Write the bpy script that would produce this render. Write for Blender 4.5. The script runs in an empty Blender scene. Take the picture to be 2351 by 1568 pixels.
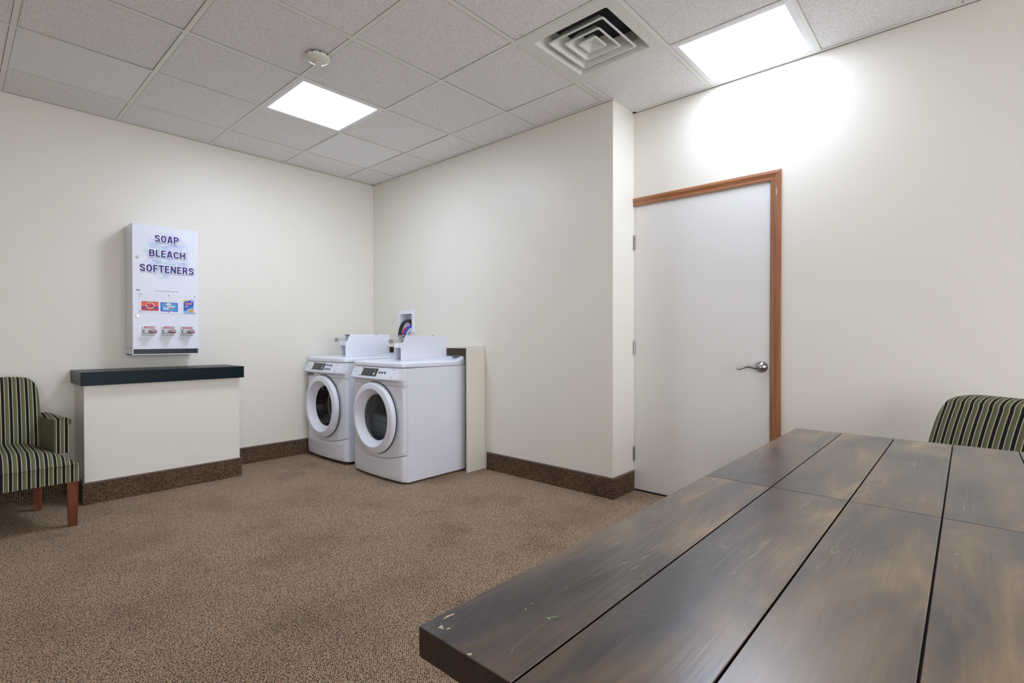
import bpy, bmesh, math, random
from mathutils import Vector, Matrix
random.seed(7)
S = bpy.context.scene
COL = S.collection
PI = math.pi

# ------------------------------------------------------------------ helpers
def srgb(r, g, b):
    def f(c):
        c /= 255.0
        return c / 12.92 if c <= 0.04045 else ((c + 0.055) / 1.055) ** 2.4
    return (f(r), f(g), f(b), 1.0)

class MB:
    """collects shapes in one bmesh"""
    def __init__(s):
        s.bm = bmesh.new()
    def _mi(s, faces, mi):
        for f in faces:
            f.material_index = mi
    def box(s, x0, x1, y0, y1, z0, z1, bevel=0.0, seg=2, mi=0, M=None):
        bm = bmesh.new()
        bmesh.ops.create_cube(bm, size=1.0)
        for v in bm.verts:
            v.co = Vector((x0 + (v.co.x + .5) * (x1 - x0), y0 + (v.co.y + .5) * (y1 - y0), z0 + (v.co.z + .5) * (z1 - z0)))
        if bevel > 0:
            bmesh.ops.bevel(bm, geom=list(bm.edges), offset=bevel, segments=seg, profile=.5, affect='EDGES')
        return s._merge(bm, mi, M)
    def _merge(s, bm, mi=None, M=None):
        vm = {}
        for v in bm.verts:
            vm[v] = s.bm.verts.new(M @ v.co if M else v.co)
        for f in bm.faces:
            try:
                nf = s.bm.faces.new([vm[v] for v in f.verts])
                nf.material_index = f.material_index if mi is None else mi
            except ValueError:
                pass
        bm.free()
        return s
    def quad(s, a, b, c, d, mi=0):
        f = s.bm.faces.new([s.bm.verts.new(p) for p in (a, b, c, d)])
        f.material_index = mi
        return s
    def poly(s, pts, mi=0):
        f = s.bm.faces.new([s.bm.verts.new(p) for p in pts])
        f.material_index = mi
        return s
    def loft(s, rings, mi=0, closed=True, cap0=False, cap1=False):
        R = [[s.bm.verts.new(p) for p in r] for r in rings]
        n = len(R[0])
        for a, b in zip(R[:-1], R[1:]):
            for i in range(n if closed else n - 1):
                j = (i + 1) % n
                try:
                    f = s.bm.faces.new((a[i], a[j], b[j], b[i])); f.material_index = mi
                except ValueError:
                    pass
        if cap0:
            f = s.bm.faces.new(R[0][::-1]); f.material_index = mi
        if cap1:
            f = s.bm.faces.new(R[-1]); f.material_index = mi
        return s
    def lathe(s, prof, c=(0, 0, 0), axis='Z', n=48, mi=0, cap0=False, cap1=False):
        """prof: list of (radius, height along axis)"""
        rings = []
        for r, h in prof:
            ring = []
            for k in range(n):
                t = 2 * PI * k / n
                a, b = r * math.cos(t), r * math.sin(t)
                if axis == 'Z': p = (a, b, h)
                elif axis == 'X': p = (h, a, b)
                else: p = (b, h, a)
                ring.append((c[0] + p[0], c[1] + p[1], c[2] + p[2]))
            rings.append(ring)
        return s.loft(rings, mi, True, cap0, cap1)
    def prism(s, pts, axis, a0, a1, mi=0, bevel=0.0):
        """extrude 2D polygon: axis X -> pts (y,z); Y -> (x,z); Z -> (x,y)"""
        def P(p, h):
            if axis == 'X': return (h, p[0], p[1])
            if axis == 'Y': return (p[0], h, p[1])
            return (p[0], p[1], h)
        bm = bmesh.new()
        A = [bm.verts.new(P(p, a0)) for p in pts]
        B = [bm.verts.new(P(p, a1)) for p in pts]
        n = len(pts)
        bm.faces.new(A[::-1]); bm.faces.new(B)
        for i in range(n):
            j = (i + 1) % n
            bm.faces.new((A[i], A[j], B[j], B[i]))
        bmesh.ops.recalc_face_normals(bm, faces=bm.faces)
        if bevel > 0:
            bmesh.ops.bevel(bm, geom=list(bm.edges), offset=bevel, segments=2, profile=.5, affect='EDGES')
        return s._merge(bm, mi)
    def tube(s, path, r, n=10, mi=0, radii=None, cap=True):
        pts = [Vector(p) for p in path]
        rings = []
        up = Vector((0.137, 0.31, 0.94)).normalized()
        prev = None
        for i, p in enumerate(pts):
            t = (pts[min(i + 1, len(pts) - 1)] - pts[max(i - 1, 0)]).normalized()
            if prev is None:
                u = t.cross(up)
                if u.length < 1e-4: u = t.cross(Vector((1, 0, 0)))
                u.normalize()
            else:
                u = prev - t * prev.dot(t); u.normalize()
            w = t.cross(u)
            prev = u
            rr = radii[i] if radii else r
            rings.append([p + (u * math.cos(2 * PI * k / n) + w * math.sin(2 * PI * k / n)) * rr for k in range(n)])
        return s.loft(rings, mi, True, cap, cap)
    def grid(s, f, nu, nv, mi=0, closed_u=False):
        V = [[s.bm.verts.new(f(i / nu, j / nv)) for j in range(nv + 1)] for i in range(nu + (0 if closed_u else 1))]
        m = len(V)
        for i in range(nu):
            for j in range(nv):
                try:
                    fc = s.bm.faces.new((V[i][j], V[(i + 1) % m][j], V[(i + 1) % m][j + 1], V[i][j + 1])); fc.material_index = mi
                except ValueError:
                    pass
        return s
    def text(s, body, size, place, mi=0, bold=0.0, shear=0.0, width=None, height=None, align='CENTER'):
        """place(u, v) -> 3D point; letters are centred on (0,0)"""
        cu = bpy.data.curves.new('t', 'FONT')
        cu.body = body; cu.size = size; cu.offset = 0; cu.shear = shear
        cu.align_x = 'CENTER'; cu.align_y = 'CENTER'; cu.resolution_u = 4
        if bold: cu.offset = bold
        ob = bpy.data.objects.new('t', cu)
        COL.objects.link(ob)
        dg = bpy.context.evaluated_depsgraph_get(); dg.update()
        me = bpy.data.meshes.new_from_object(ob.evaluated_get(dg))
        xs = [v.co.x for v in me.vertices]; ys = [v.co.y for v in me.vertices]
        if xs:
            x0, x1, y0, y1 = min(xs), max(xs), min(ys), max(ys)
            kx = (width / (x1 - x0)) if width else 1.0
            ky = (height / (y1 - y0)) if height else kx
            if height and not width: kx = ky
            cx, cy = (x0 + x1) / 2, (y0 + y1) / 2
            vs = [s.bm.verts.new(place((v.co.x - cx) * kx, (v.co.y - cy) * ky)) for v in me.vertices]
            for p in me.polygons:
                try:
                    f = s.bm.faces.new([vs[i] for i in p.vertices]); f.material_index = mi
                except ValueError:
                    pass
        bpy.data.objects.remove(ob); bpy.data.curves.remove(cu); bpy.data.meshes.remove(me)
        return s
    def build(s, name, mats, parent=None, smooth=None, fix=True, weld=False):
        if weld: bmesh.ops.remove_doubles(s.bm, verts=s.bm.verts, dist=1e-5)
        if fix: bmesh.ops.recalc_face_normals(s.bm, faces=s.bm.faces)
        me = bpy.data.meshes.new(name)
        s.bm.to_mesh(me); s.bm.free()
        if not isinstance(mats, (list, tuple)): mats = [mats]
        for m in mats: me.materials.append(m)
        if smooth is not None:
            me.polygons.foreach_set('use_smooth', [True] * len(me.polygons))
            me.set_sharp_from_angle(angle=math.radians(smooth))
        o = bpy.data.objects.new(name, me)
        COL.objects.link(o)
        if smooth is not None:
            wn = o.modifiers.new('weighted_normals', 'WEIGHTED_NORMAL'); wn.keep_sharp = True; wn.weight = 100
        if parent: o.parent = parent
        return o

def _sup(cx, cy, rx, ry, a0, a1, n=28, p=2.6):
    out = []
    for k in range(n + 1):
        t = math.radians(a0 + (a1 - a0) * k / n); c, s_ = math.cos(t), math.sin(t)
        out.append((cx + rx * math.copysign(abs(c) ** (2 / p), c), cy + ry * math.copysign(abs(s_) ** (2 / p), s_)))
    return out
GLYPH = {   # bold condensed capitals drawn as strokes in a box one unit high: (width, strokes)
    'S': (.62, [[(.52, .70), (.495, .81), (.41, .885), (.31, .90), (.21, .885), (.125, .82), (.10, .725), (.13, .635), (.22, .57), (.31, .525), (.42, .47), (.50, .39), (.52, .28), (.49, .175), (.41, .115), (.31, .10), (.20, .115), (.125, .185), (.10, .30)]]),
    'O': (.66, [_sup(.33, .5, .23, .40, 0, 360, 44)]),
    'A': (.68, [[(.09, 0), (.30, 1)], [(.59, 0), (.38, 1)], [(.18, .27), (.50, .27)]]),
    'P': (.60, [[(.1, 0), (.1, 1)], [(.1, .9), (.32, .9)] + _sup(.32, .68, .19, .22, 90, -90, 16) + [(.1, .46)]]),
    'B': (.63, [[(.1, 0), (.1, 1)], [(.1, .9), (.34, .9)] + _sup(.34, .715, .16, .185, 90, -90, 14) + [(.1, .53)], [(.1, .53), (.36, .53)] + _sup(.36, .315, .17, .215, 90, -90, 14) + [(.1, .1)]]),
    'L': (.52, [[(.1, 0), (.1, 1)], [(.1, .1), (.51, .1)]]),
    'E': (.56, [[(.1, 0), (.1, 1)], [(.1, .9), (.54, .9)], [(.1, .51), (.50, .51)], [(.1, .1), (.55, .1)]]),
    'C': (.64, [_sup(.33, .5, .23, .40, 28, 332, 36)]),
    'H': (.66, [[(.1, 0), (.1, 1)], [(.56, 0), (.56, 1)], [(.1, .5), (.56, .5)]]),
    'F': (.53, [[(.1, 0), (.1, 1)], [(.1, .9), (.52, .9)], [(.1, .49), (.46, .49)]]),
    'T': (.60, [[(.0, .9), (.60, .9)], [(.30, 0), (.30, .9)]]),
    'N': (.66, [[(.1, 0), (.1, 1)], [(.56, 0), (.56, 1)], [(.11, .97), (.55, .03)]]),
    'R': (.64, [[(.1, 0), (.1, 1)], [(.1, .9), (.33, .9)] + _sup(.33, .70, .18, .20, 90, -90, 16) + [(.1, .50)], [(.33, .50), (.53, 0)]]),
}
def block_text(mb, word, place, w_, h_, grow=0.0, mi=0, lift0=0.0):
    gap = .10; total = sum(GLYPH[c][0] for c in word) + gap * (len(word) - 1)
    x = 0; lift = lift0; hw_ = .094 + grow
    def put(pts):
        nonlocal lift
        lift += 4e-6
        mb.poly([place((px / total - .5) * w_, (py - .5) * h_, lift) for px, py in pts], mi)
    for c in word:
        gw, strokes = GLYPH[c]
        for st in strokes:
            st = [(px + x, py) for px, py in st]
            for i, ((ax, ay), (bx_, by)) in enumerate(zip(st[:-1], st[1:])):
                dx, dy = bx_ - ax, by - ay; L_ = math.hypot(dx, dy)
                if L_ < 1e-6: continue
                dx /= L_; dy /= L_
                ea = grow if i == 0 else 0; eb = grow if i == len(st) - 2 else 0
                ax2, ay2, bx2, by2 = ax - dx * ea, ay - dy * ea, bx_ + dx * eb, by + dy * eb
                put([(ax2 - dy * hw_, ay2 + dx * hw_), (ax2 + dy * hw_, ay2 - dx * hw_), (bx2 + dy * hw_, by2 - dx * hw_), (bx2 - dy * hw_, by2 + dx * hw_)])
            for (jx, jy) in st[1:-1]:
                put([(jx + hw_ * math.cos(2 * PI * k / 16), jy + hw_ * math.sin(2 * PI * k / 16)) for k in range(16)])
            if len(st) > 20 and math.hypot(st[0][0] - st[-1][0], st[0][1] - st[-1][1]) < .01:
                put([(st[0][0] + hw_ * math.cos(2 * PI * k / 16), st[0][1] + hw_ * math.sin(2 * PI * k / 16)) for k in range(16)])
        x += gw + gap

def tag(o, label=None, cat=None, group=None, kind=None):
    if label: o['label'] = label
    if cat: o['category'] = cat
    if group: o['group'] = group
    if kind: o['kind'] = kind
    return o
def thing(name, label, cat, loc=(0, 0, 0), rz=0.0, group=None):
    o = bpy.data.objects.new(name, None)
    o.empty_display_size = .1
    COL.objects.link(o)
    o.location = loc; o.rotation_euler = (0, 0, rz)
    return tag(o, label, cat, group)
def struct(o, label=None):
    return tag(o, label, None, None, 'structure')

# ------------------------------------------------------------------ materials
def new_mat(name):
    m = bpy.data.materials.new(name); m.use_nodes = True
    nt = m.node_tree
    b = nt.nodes['Principled BSDF']
    return m, nt, b
def N(nt, kind, **kw):
    n = nt.nodes.new(kind)
    for k, v in kw.items():
        if k.startswith('i_'): n.inputs[k[2:].replace('_', ' ')].default_value = v
        else: setattr(n, k, v)
    return n
def plain(name, col, rough=.5, metal=0.0, coat=0.0, spec=.5, bump=0.0, bscale=200.0):
    m, nt, b = new_mat(name)
    b.inputs['Base Color'].default_value = col
    b.inputs['Roughness'].default_value = rough
    b.inputs['Metallic'].default_value = metal
    b.inputs['Specular IOR Level'].default_value = spec
    b.inputs['Coat Weight'].default_value = coat
    b.inputs['Coat Roughness'].default_value = .08
    tc = N(nt, 'ShaderNodeTexCoord')
    nz = N(nt, 'ShaderNodeTexNoise'); nz.inputs['Scale'].default_value = bscale
    nt.links.new(tc.outputs['Object'], nz.inputs['Vector'])
    if bump > 0:
        bp = N(nt, 'ShaderNodeBump'); bp.inputs['Strength'].default_value = bump; bp.inputs['Distance'].default_value = .001
        nt.links.new(nz.outputs['Fac'], bp.inputs['Height'])
        nt.links.new(bp.outputs['Normal'], b.inputs['Normal'])
    return m
def ramp(nt, stops, interp='LINEAR'):
    r = N(nt, 'ShaderNodeValToRGB')
    cr = r.color_ramp; cr.interpolation = interp
    while len(cr.elements) < len(stops): cr.elements.new(.5)
    for e, (p, c) in zip(cr.elements, stops):
        e.position = p; e.color = c
    return r
def mixc(nt, blend='MIX'):
    n = N(nt, 'ShaderNodeMix'); n.data_type = 'RGBA'; n.blend_type = blend
    return n  # inputs 0 fac, 6 A, 7 B ; output 2

M = {}
M['wall'] = plain('wall_paint', (.775, .745, .655, 1), .42, bump=.12, bscale=260, spec=.35)
M['door'] = plain('door_paint', (.77, .755, .715, 1), .4, bump=.05, bscale=120, spec=.4)
M['jamb'] = plain('jamb_paint', (.8, .77, .71, 1), .45)
M['grid'] = plain('grid_paint', (.80, .79, .73, 1), .4)
M['seam'] = plain('grid_seam_shadow_gap', (.12, .115, .10, 1), .8)
M['vent'] = plain('vent_enamel', (.74, .75, .69, 1), .35, spec=.4)
M['vent_dark'] = plain('duct_dark', (.03, .035, .05, 1), .8)
M['detector'] = plain('detector_plastic', (.70, .69, .58, 1), .35)
M['fixture'] = plain('fixture_enamel', (.82, .83, .86, 1), .35)
M['enamel'] = plain('white_enamel', (.775, .80, .865, 1), .28, coat=.25, spec=.5)
M['plastic'] = plain('white_plastic', (.77, .79, .85, 1), .38)
M['panelw'] = plain('panel_white', (.77, .79, .85, 1), .45)
M['groove'] = plain('groove_dark', (.02, .02, .025, 1), .7)
M['gasket'] = plain('gasket_black', (.012, .012, .016, 1), .4)
M['grey'] = plain('recess_grey', (.11, .11, .12, 1), .55)
M['drum'] = plain('drum_grey', (.20, .20, .19, 1), .5)
M['drumdark'] = plain('drum_dark', (.008, .008, .01, 1), .35)
M['baffle'] = plain('baffle_grey', (.26, .30, .36, 1), .35)
M['screen'] = plain('screen_black', (.018, .018, .022, 1), .15)
M['chrome'] = plain('chrome', (.62, .62, .62, 1), .18, 1.0)
M['nickel'] = plain('brushed_nickel', (.33, .32, .31, 1), .3, 1.0)
M['steel'] = plain('steel_grey', (.40, .41, .41, 1), .4, .7)
M['nickelp'] = plain('slide_metal', (.56, .56, .52, 1), .45, .4)
M['knob'] = plain('slide_knob', (.30, .31, .36, 1), .35, .6)
M['teal'] = plain('teal_laminate', srgb(6, 27, 33), .34, spec=.16)
M['board'] = plain('painted_board', (.74, .70, .61, 1), .5, bump=.1, bscale=60)
M['rawwood'] = plain('unpainted_wood', (.33, .27, .20, 1), .7, bump=.2, bscale=80)
M['black'] = plain('black_rubber', (.010, .010, .011, 1), .35)
M['red'] = plain('red_rubber', srgb(205, 28, 58), .35)
M['blue'] = plain('blue_rubber', srgb(30, 70, 205), .35)
M['greyhose'] = plain('clear_grey_hose', (.55, .56, .58, 1), .3)
M['brass'] = plain('brass', (.55, .43, .22, 1), .35, .9)
M['indigo'] = plain('indigo_ink', srgb(40, 28, 112), .4)
M['inkshadow'] = plain('ink_grey', srgb(120, 125, 150), .5)
M['white'] = plain('white_ink', srgb(243, 244, 252), .4)
M['orange'] = plain('orange_card', srgb(238, 92, 62), .4)
M['dkorange'] = plain('dark_red_card', srgb(186, 60, 62), .4)
M['purple'] = plain('purple_card', srgb(78, 62, 150), .4)
M['yellow'] = plain('yellow_card', srgb(250, 190, 80), .4)
M['cream'] = plain('cream_card', srgb(236, 222, 185), .4)
M['skyblue'] = plain('sky_blue_card', srgb(70, 155, 220), .4)
M['royal'] = plain('royal_blue_card', srgb(36, 82, 180), .4)
M['navy'] = plain('navy_ink', srgb(25, 40, 95), .4)
M['ltblue'] = plain('pale_blue_card', srgb(150, 195, 235), .4)
M['gold'] = plain('gold_card', srgb(205, 165, 95), .4)
M['redlabel'] = plain('red_label', srgb(178, 22, 52), .4)
M['maroon'] = plain('maroon_label', srgb(122, 62, 70), .4)
M['tray'] = plain('tray_navy', srgb(22, 26, 46), .35)
M['pale'] = plain('bare_pale_wood', srgb(205, 195, 165), .6)
M['greenmark'] = plain('green_mark', srgb(120, 165, 105), .6)
M['ledgrey'] = plain('logo_grey', srgb(150, 155, 170), .4)

def emit(name, col, st):
    m, nt, b = new_mat(name)
    b.inputs['Base Color'].default_value = (.8, .8, .8, 1)
    b.inputs['Emission Color'].default_value = col
    b.inputs['Emission Strength'].default_value = st
    return m
L_STR = 28.5
W_STR = 3.0
M['diffuser'] = emit('lit_diffuser', (.80, .90, 1.10, 1), L_STR)
M['diffuser_dim'] = emit('lit_diffuser_dim', (.80, .90, 1.10, 1), L_STR * .52)  # second panel set weaker to soften the hot spot on the wall
M['led'] = emit('green_led', (.05, .55, .25, 1), .35)

def glass_mat():
    m, nt, b = new_mat('smoked_glass')
    nt.nodes.remove(b)
    out = nt.nodes['Material Output']
    tr = N(nt, 'ShaderNodeBsdfTransparent'); tr.inputs['Color'].default_value = (.74, .77, .80, 1)
    gl = N(nt, 'ShaderNodeBsdfGlossy'); gl.inputs['Roughness'].default_value = .04
    lw = N(nt, 'ShaderNodeLayerWeight'); lw.inputs['Blend'].default_value = .5
    pw = N(nt, 'ShaderNodeMath', operation='POWER'); pw.inputs[1].default_value = 4.0; nt.links.new(lw.outputs['Facing'], pw.inputs[0])
    fr = N(nt, 'ShaderNodeMapRange'); fr.inputs['To Min'].default_value = .045; fr.inputs['To Max'].default_value = .6; nt.links.new(pw.outputs[0], fr.inputs['Value'])
    mx = N(nt, 'ShaderNodeMixShader')
    nt.links.new(fr.outputs[0], mx.inputs[0]); nt.links.new(tr.outputs[0], mx.inputs[1]); nt.links.new(gl.outputs[0], mx.inputs[2])
    nt.links.new(mx.outputs[0], out.inputs['Surface'])
    return m
M['glass'] = glass_mat()

def pane_mat():
    m, nt, b = new_mat('clear_pane')
    nt.nodes.remove(b)
    out = nt.nodes['Material Output']
    tr = N(nt, 'ShaderNodeBsdfTransparent'); gl = N(nt, 'ShaderNodeBsdfGlossy'); gl.inputs['Roughness'].default_value = .02
    mx = N(nt, 'ShaderNodeMixShader'); mx.inputs[0].default_value = .08
    nt.links.new(tr.outputs[0], mx.inputs[1]); nt.links.new(gl.outputs[0], mx.inputs[2]); nt.links.new(mx.outputs[0], out.inputs['Surface'])
    return m
M['pane'] = pane_mat()

def tile_mat(name, smooth=False):
    m, nt, b = new_mat(name)
    b.inputs['Roughness'].default_value = .9
    b.inputs['Specular IOR Level'].default_value = .15
    tc = N(nt, 'ShaderNodeTexCoord')
    if smooth:
        b.inputs['Base Color'].default_value = (.85, .845, .84, 1)
        nz = N(nt, 'ShaderNodeTexNoise', i_Scale=300.0)
        bp = N(nt, 'ShaderNodeBump', i_Strength=.08, i_Distance=.001)
        nt.links.new(tc.outputs['Object'], nz.inputs['Vector']); nt.links.new(nz.outputs['Fac'], bp.inputs['Height']); nt.links.new(bp.outputs[0], b.inputs['Normal'])
        return m
    # fissured mineral-fibre surface: wormy relief and dark pinholes
    wn = N(nt, 'ShaderNodeTexNoise', i_Scale=22.0, i_Detail=2.0)
    nt.links.new(tc.outputs['Object'], wn.inputs['Vector'])
    add = mixc(nt, 'LINEAR_LIGHT'); add.inputs[0].default_value = .012
    nt.links.new(tc.outputs['Object'], add.inputs[6]); nt.links.new(wn.outputs['Color'], add.inputs[7])
    mp = N(nt, 'ShaderNodeMapping'); mp.inputs['Scale'].default_value = (150, 95, 150); mp.inputs['Rotation'].default_value = (0, 0, .6)
    nt.links.new(add.outputs[2], mp.inputs['Vector'])
    n1 = N(nt, 'ShaderNodeTexNoise', i_Scale=1.0, i_Detail=3.0, i_Roughness=.55)
    nt.links.new(mp.outputs[0], n1.inputs['Vector'])
    mp2 = N(nt, 'ShaderNodeMapping'); mp2.inputs['Scale'].default_value = (95, 150, 95); mp2.inputs['Rotation'].default_value = (0, 0, -.5)
    nt.links.new(add.outputs[2], mp2.inputs['Vector'])
    v1 = N(nt, 'ShaderNodeTexVoronoi', i_Scale=1.0); v1.feature = 'F1'
    nt.links.new(mp2.outputs[0], v1.inputs['Vector'])
    # pinholes: small part of cells, picked by cell colour
    sep = N(nt, 'ShaderNodeSeparateColor'); nt.links.new(v1.outputs['Color'], sep.inputs[0])
    pick = N(nt, 'ShaderNodeMath', operation='GREATER_THAN'); pick.inputs[1].default_value = .88
    nt.links.new(sep.outputs[0], pick.inputs[0])
    near = N(nt, 'ShaderNodeMapRange'); near.inputs['From Min'].default_value = .08; near.inputs['From Max'].default_value = .27; near.inputs['To Min'].default_value = 1; near.inputs['To Max'].default_value = 0
    nt.links.new(v1.outputs['Distance'], near.inputs['Value'])
    hole = N(nt, 'ShaderNodeMath', operation='MULTIPLY'); nt.links.new(pick.outputs[0], hole.inputs[0]); nt.links.new(near.outputs[0], hole.inputs[1])
    cr = ramp(nt, [(.30, (.72, .705, .70, 1)), (.55, (.89, .875, .865, 1)), (.8, (.92, .905, .895, 1))])
    nt.links.new(n1.outputs['Fac'], cr.inputs[0])
    mx = mixc(nt); mx.inputs[7].default_value = (.22, .20, .18, 1)
    nt.links.new(hole.outputs[0], mx.inputs[0]); nt.links.new(cr.outputs[0], mx.inputs[6])
    nt.links.new(mx.outputs[2], b.inputs['Base Color'])
    hs = N(nt, 'ShaderNodeMath', operation='SUBTRACT'); nt.links.new(n1.outputs['Fac'], hs.inputs[0]); nt.links.new(hole.outputs[0], hs.inputs[1])
    bp = N(nt, 'ShaderNodeBump', i_Strength=1.0, i_Distance=.005)
    nt.links.new(hs.outputs[0], bp.inputs['Height']); nt.links.new(bp.outputs[0], b.inputs['Normal'])
    return m
M['tile'] = tile_mat('ceiling_tile')
M['tile_smooth'] = tile_mat('ceiling_tile_smooth', True)

def carpet_mat(name, upright=False):
    m, nt, b = new_mat(name)
    b.inputs['Roughness'].default_value = .95
    b.inputs['Specular IOR Level'].default_value = .1
    tc = N(nt, 'ShaderNodeTexCoord')
    mp = N(nt, 'ShaderNodeMapping')
    if upright:
        mp.inputs['Scale'].default_value = (82, 82, 205)
    else:
        mp.inputs['Scale'].default_value = (175, 130, 150); mp.inputs['Rotation'].default_value = (0, 0, math.radians(-46))
    nt.links.new(tc.outputs['Object'], mp.inputs['Vector'])
    if upright:  # woven tape: rows of loops
        cx = N(nt, 'ShaderNodeSeparateXYZ'); nt.links.new(mp.outputs[0], cx.inputs[0])
        xy = N(nt, 'ShaderNodeMath', operation='ADD'); nt.links.new(cx.outputs[0], xy.inputs[0]); nt.links.new(cx.outputs[1], xy.inputs[1])
        cb = N(nt, 'ShaderNodeCombineXYZ'); nt.links.new(xy.outputs[0], cb.inputs[0]); nt.links.new(cx.outputs[2], cb.inputs[1])
        vec = cb.outputs[0]
    else:
        vec = mp.outputs[0]
    v = N(nt, 'ShaderNodeTexVoronoi', i_Scale=1.0, i_Randomness=.52 if not upright else .28); v.voronoi_dimensions = '2D'
    nt.links.new(vec, v.inputs['Vector'])
    sep = N(nt, 'ShaderNodeSeparateColor'); nt.links.new(v.outputs['Color'], sep.inputs[0])
    if upright:
        cr = ramp(nt, [(0, srgb(88, 70, 57)), (.4, srgb(113, 93, 75)), (.75, srgb(147, 122, 95)), (1, srgb(102, 77, 62))])
    else:
        cr = ramp(nt, [(0, srgb(163, 139, 116)), (.3, srgb(200, 173, 143)), (.6, srgb(225, 198, 166)), (.8, srgb(210, 170, 143)), (1, srgb(180, 166, 149))])
    nt.links.new(sep.outputs[0], cr.inputs[0])
    gap = N(nt, 'ShaderNodeMapRange'); gap.inputs['From Min'].default_value = .22; gap.inputs['From Max'].default_value = .60; gap.inputs['To Min'].default_value = 0; gap.inputs['To Max'].default_value = .95
    nt.links.new(v.outputs['Distance'], gap.inputs['Value'])
    mx = mixc(nt); mx.inputs[7].default_value = srgb(50, 38, 31) if upright else srgb(64, 52, 44)
    nt.links.new(gap.outputs[0], mx.inputs[0]); nt.links.new(cr.outputs[0], mx.inputs[6])
    # worn and soiled patches
    st = N(nt, 'ShaderNodeTexNoise', i_Scale=2.6, i_Detail=4.0, i_Roughness=.6)
    nt.links.new(tc.outputs['Object'], st.inputs['Vector'])
    sr = ramp(nt, [(.32, (.80, .79, .78, 1)), (.52, (1, 1, 1, 1)), (.75, (1.06, 1.04, 1.02, 1))])
    nt.links.new(st.outputs['Fac'], sr.inputs[0])
    ml = mixc(nt, 'MULTIPLY'); ml.inputs[0].default_value = 1
    nt.links.new(mx.outputs[2], ml.inputs[6]); nt.links.new(sr.outputs[0], ml.inputs[7])
    nt.links.new(ml.outputs[2], b.inputs['Base Color'])
    inv = N(nt, 'ShaderNodeMath', operation='SUBTRACT'); inv.inputs[0].default_value = 1
    nt.links.new(v.outputs['Distance'], inv.inputs[1])
    bp = N(nt, 'ShaderNodeBump', i_Strength=.9, i_Distance=.004)
    nt.links.new(inv.outputs[0], bp.inputs['Height']); nt.links.new(bp.outputs[0], b.inputs['Normal'])
    return m
M['carpet'] = carpet_mat('loop_carpet')
M['cove'] = carpet_mat('carpet_base', True)
M['binding'] = plain('base_binding', srgb(112, 98, 90), .9)

PER = .0365
def stripe_mat(name, axis):
    m, nt, b = new_mat(name)
    b.inputs['Roughness'].default_value = .75
    b.inputs['Specular IOR Level'].default_value = .25
    b.inputs['Sheen Weight'].default_value = .0
    tc = N(nt, 'ShaderNodeTexCoord')
    sx = N(nt, 'ShaderNodeSeparateXYZ'); nt.links.new(tc.outputs['Object'], sx.inputs[0])
    mu = N(nt, 'ShaderNodeMath', operation='MULTIPLY_ADD'); mu.inputs[1].default_value = 1 / PER; mu.inputs[2].default_value = 100.14
    nt.links.new(sx.outputs[axis], mu.inputs[0])
    fr = N(nt, 'ShaderNodeMath', operation='FRACT'); nt.links.new(mu.outputs[0], fr.inputs[0])
    K, LN, G1, G2 = srgb(17, 16, 27), srgb(196, 193, 144), srgb(98, 94, 76), srgb(102, 107, 77)
    cr = ramp(nt, [(0, K), (.36, LN), (.45, G1), (.68, G2), (.91, LN)], 'CONSTANT')
    nt.links.new(fr.outputs[0], cr.inputs[0])
    wv = N(nt, 'ShaderNodeTexNoise', i_Scale=420.0, i_Detail=1.0)
    nt.links.new(tc.outputs['Object'], wv.inputs['Vector'])
    rr = ramp(nt, [(.3, (.82, .82, .82, 1)), (.7, (1.1, 1.1, 1.1, 1))]); nt.links.new(wv.outputs['Fac'], rr.inputs[0])
    ml = mixc(nt, 'MULTIPLY'); ml.inputs[0].default_value = 1
    nt.links.new(cr.outputs[0], ml.inputs[6]); nt.links.new(rr.outputs[0], ml.inputs[7]); nt.links.new(ml.outputs[2], b.inputs['Base Color'])
    bp = N(nt, 'ShaderNodeBump', i_Strength=.25, i_Distance=.001); nt.links.new(wv.outputs['Fac'], bp.inputs['Height']); nt.links.new(bp.outputs[0], b.inputs['Normal'])
    return m
M['stripe_x'] = stripe_mat('striped_fabric', 0)
M['stripe_y'] = stripe_mat('striped_fabric_side', 1)

def wood_mat(name, c0, c1, c2, scale=(3, 60, 60), rough=.35, coat=0.0):
    m, nt, b = new_mat(name)
    tc = N(nt, 'ShaderNodeTexCoord')
    mp = N(nt, 'ShaderNodeMapping'); mp.inputs['Scale'].default_value = scale
    nt.links.new(tc.outputs['Object'], mp.inputs['Vector'])
    nz = N(nt, 'ShaderNodeTexNoise', i_Scale=1.0, i_Detail=5.0, i_Roughness=.6, i_Distortion=.4)
    nt.links.new(mp.outputs[0], nz.inputs['Vector'])
    cr = ramp(nt, [(.3, c0), (.5, c1), (.7, c2)]); nt.links.new(nz.outputs['Fac'], cr.inputs[0])
    nt.links.new(cr.outputs[0], b.inputs['Base Color'])
    b.inputs['Roughness'].default_value = rough
    b.inputs['Coat Weight'].default_value = coat
    return m
M['casing_v'] = wood_mat('casing_wood_upright', srgb(136, 86, 54), srgb(156, 103, 67), srgb(170, 119, 82), (70, 70, 3), .38, .2)
M['casing_h'] = wood_mat('casing_wood_level', srgb(136, 86, 54), srgb(156, 103, 67), srgb(170, 119, 82), (70, 3, 70), .38, .2)
M['leg'] = wood_mat('mahogany_leg', srgb(84, 36, 12), srgb(102, 46, 17), srgb(122, 58, 23), (50, 50, 5), .3, .3)
M['darkwood_and_edge_shade'] = wood_mat('dark_wood_and_edge_shade', srgb(34, 26, 22), srgb(44, 33, 27), srgb(54, 41, 33), (4, 60, 60), .4, .2)

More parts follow.
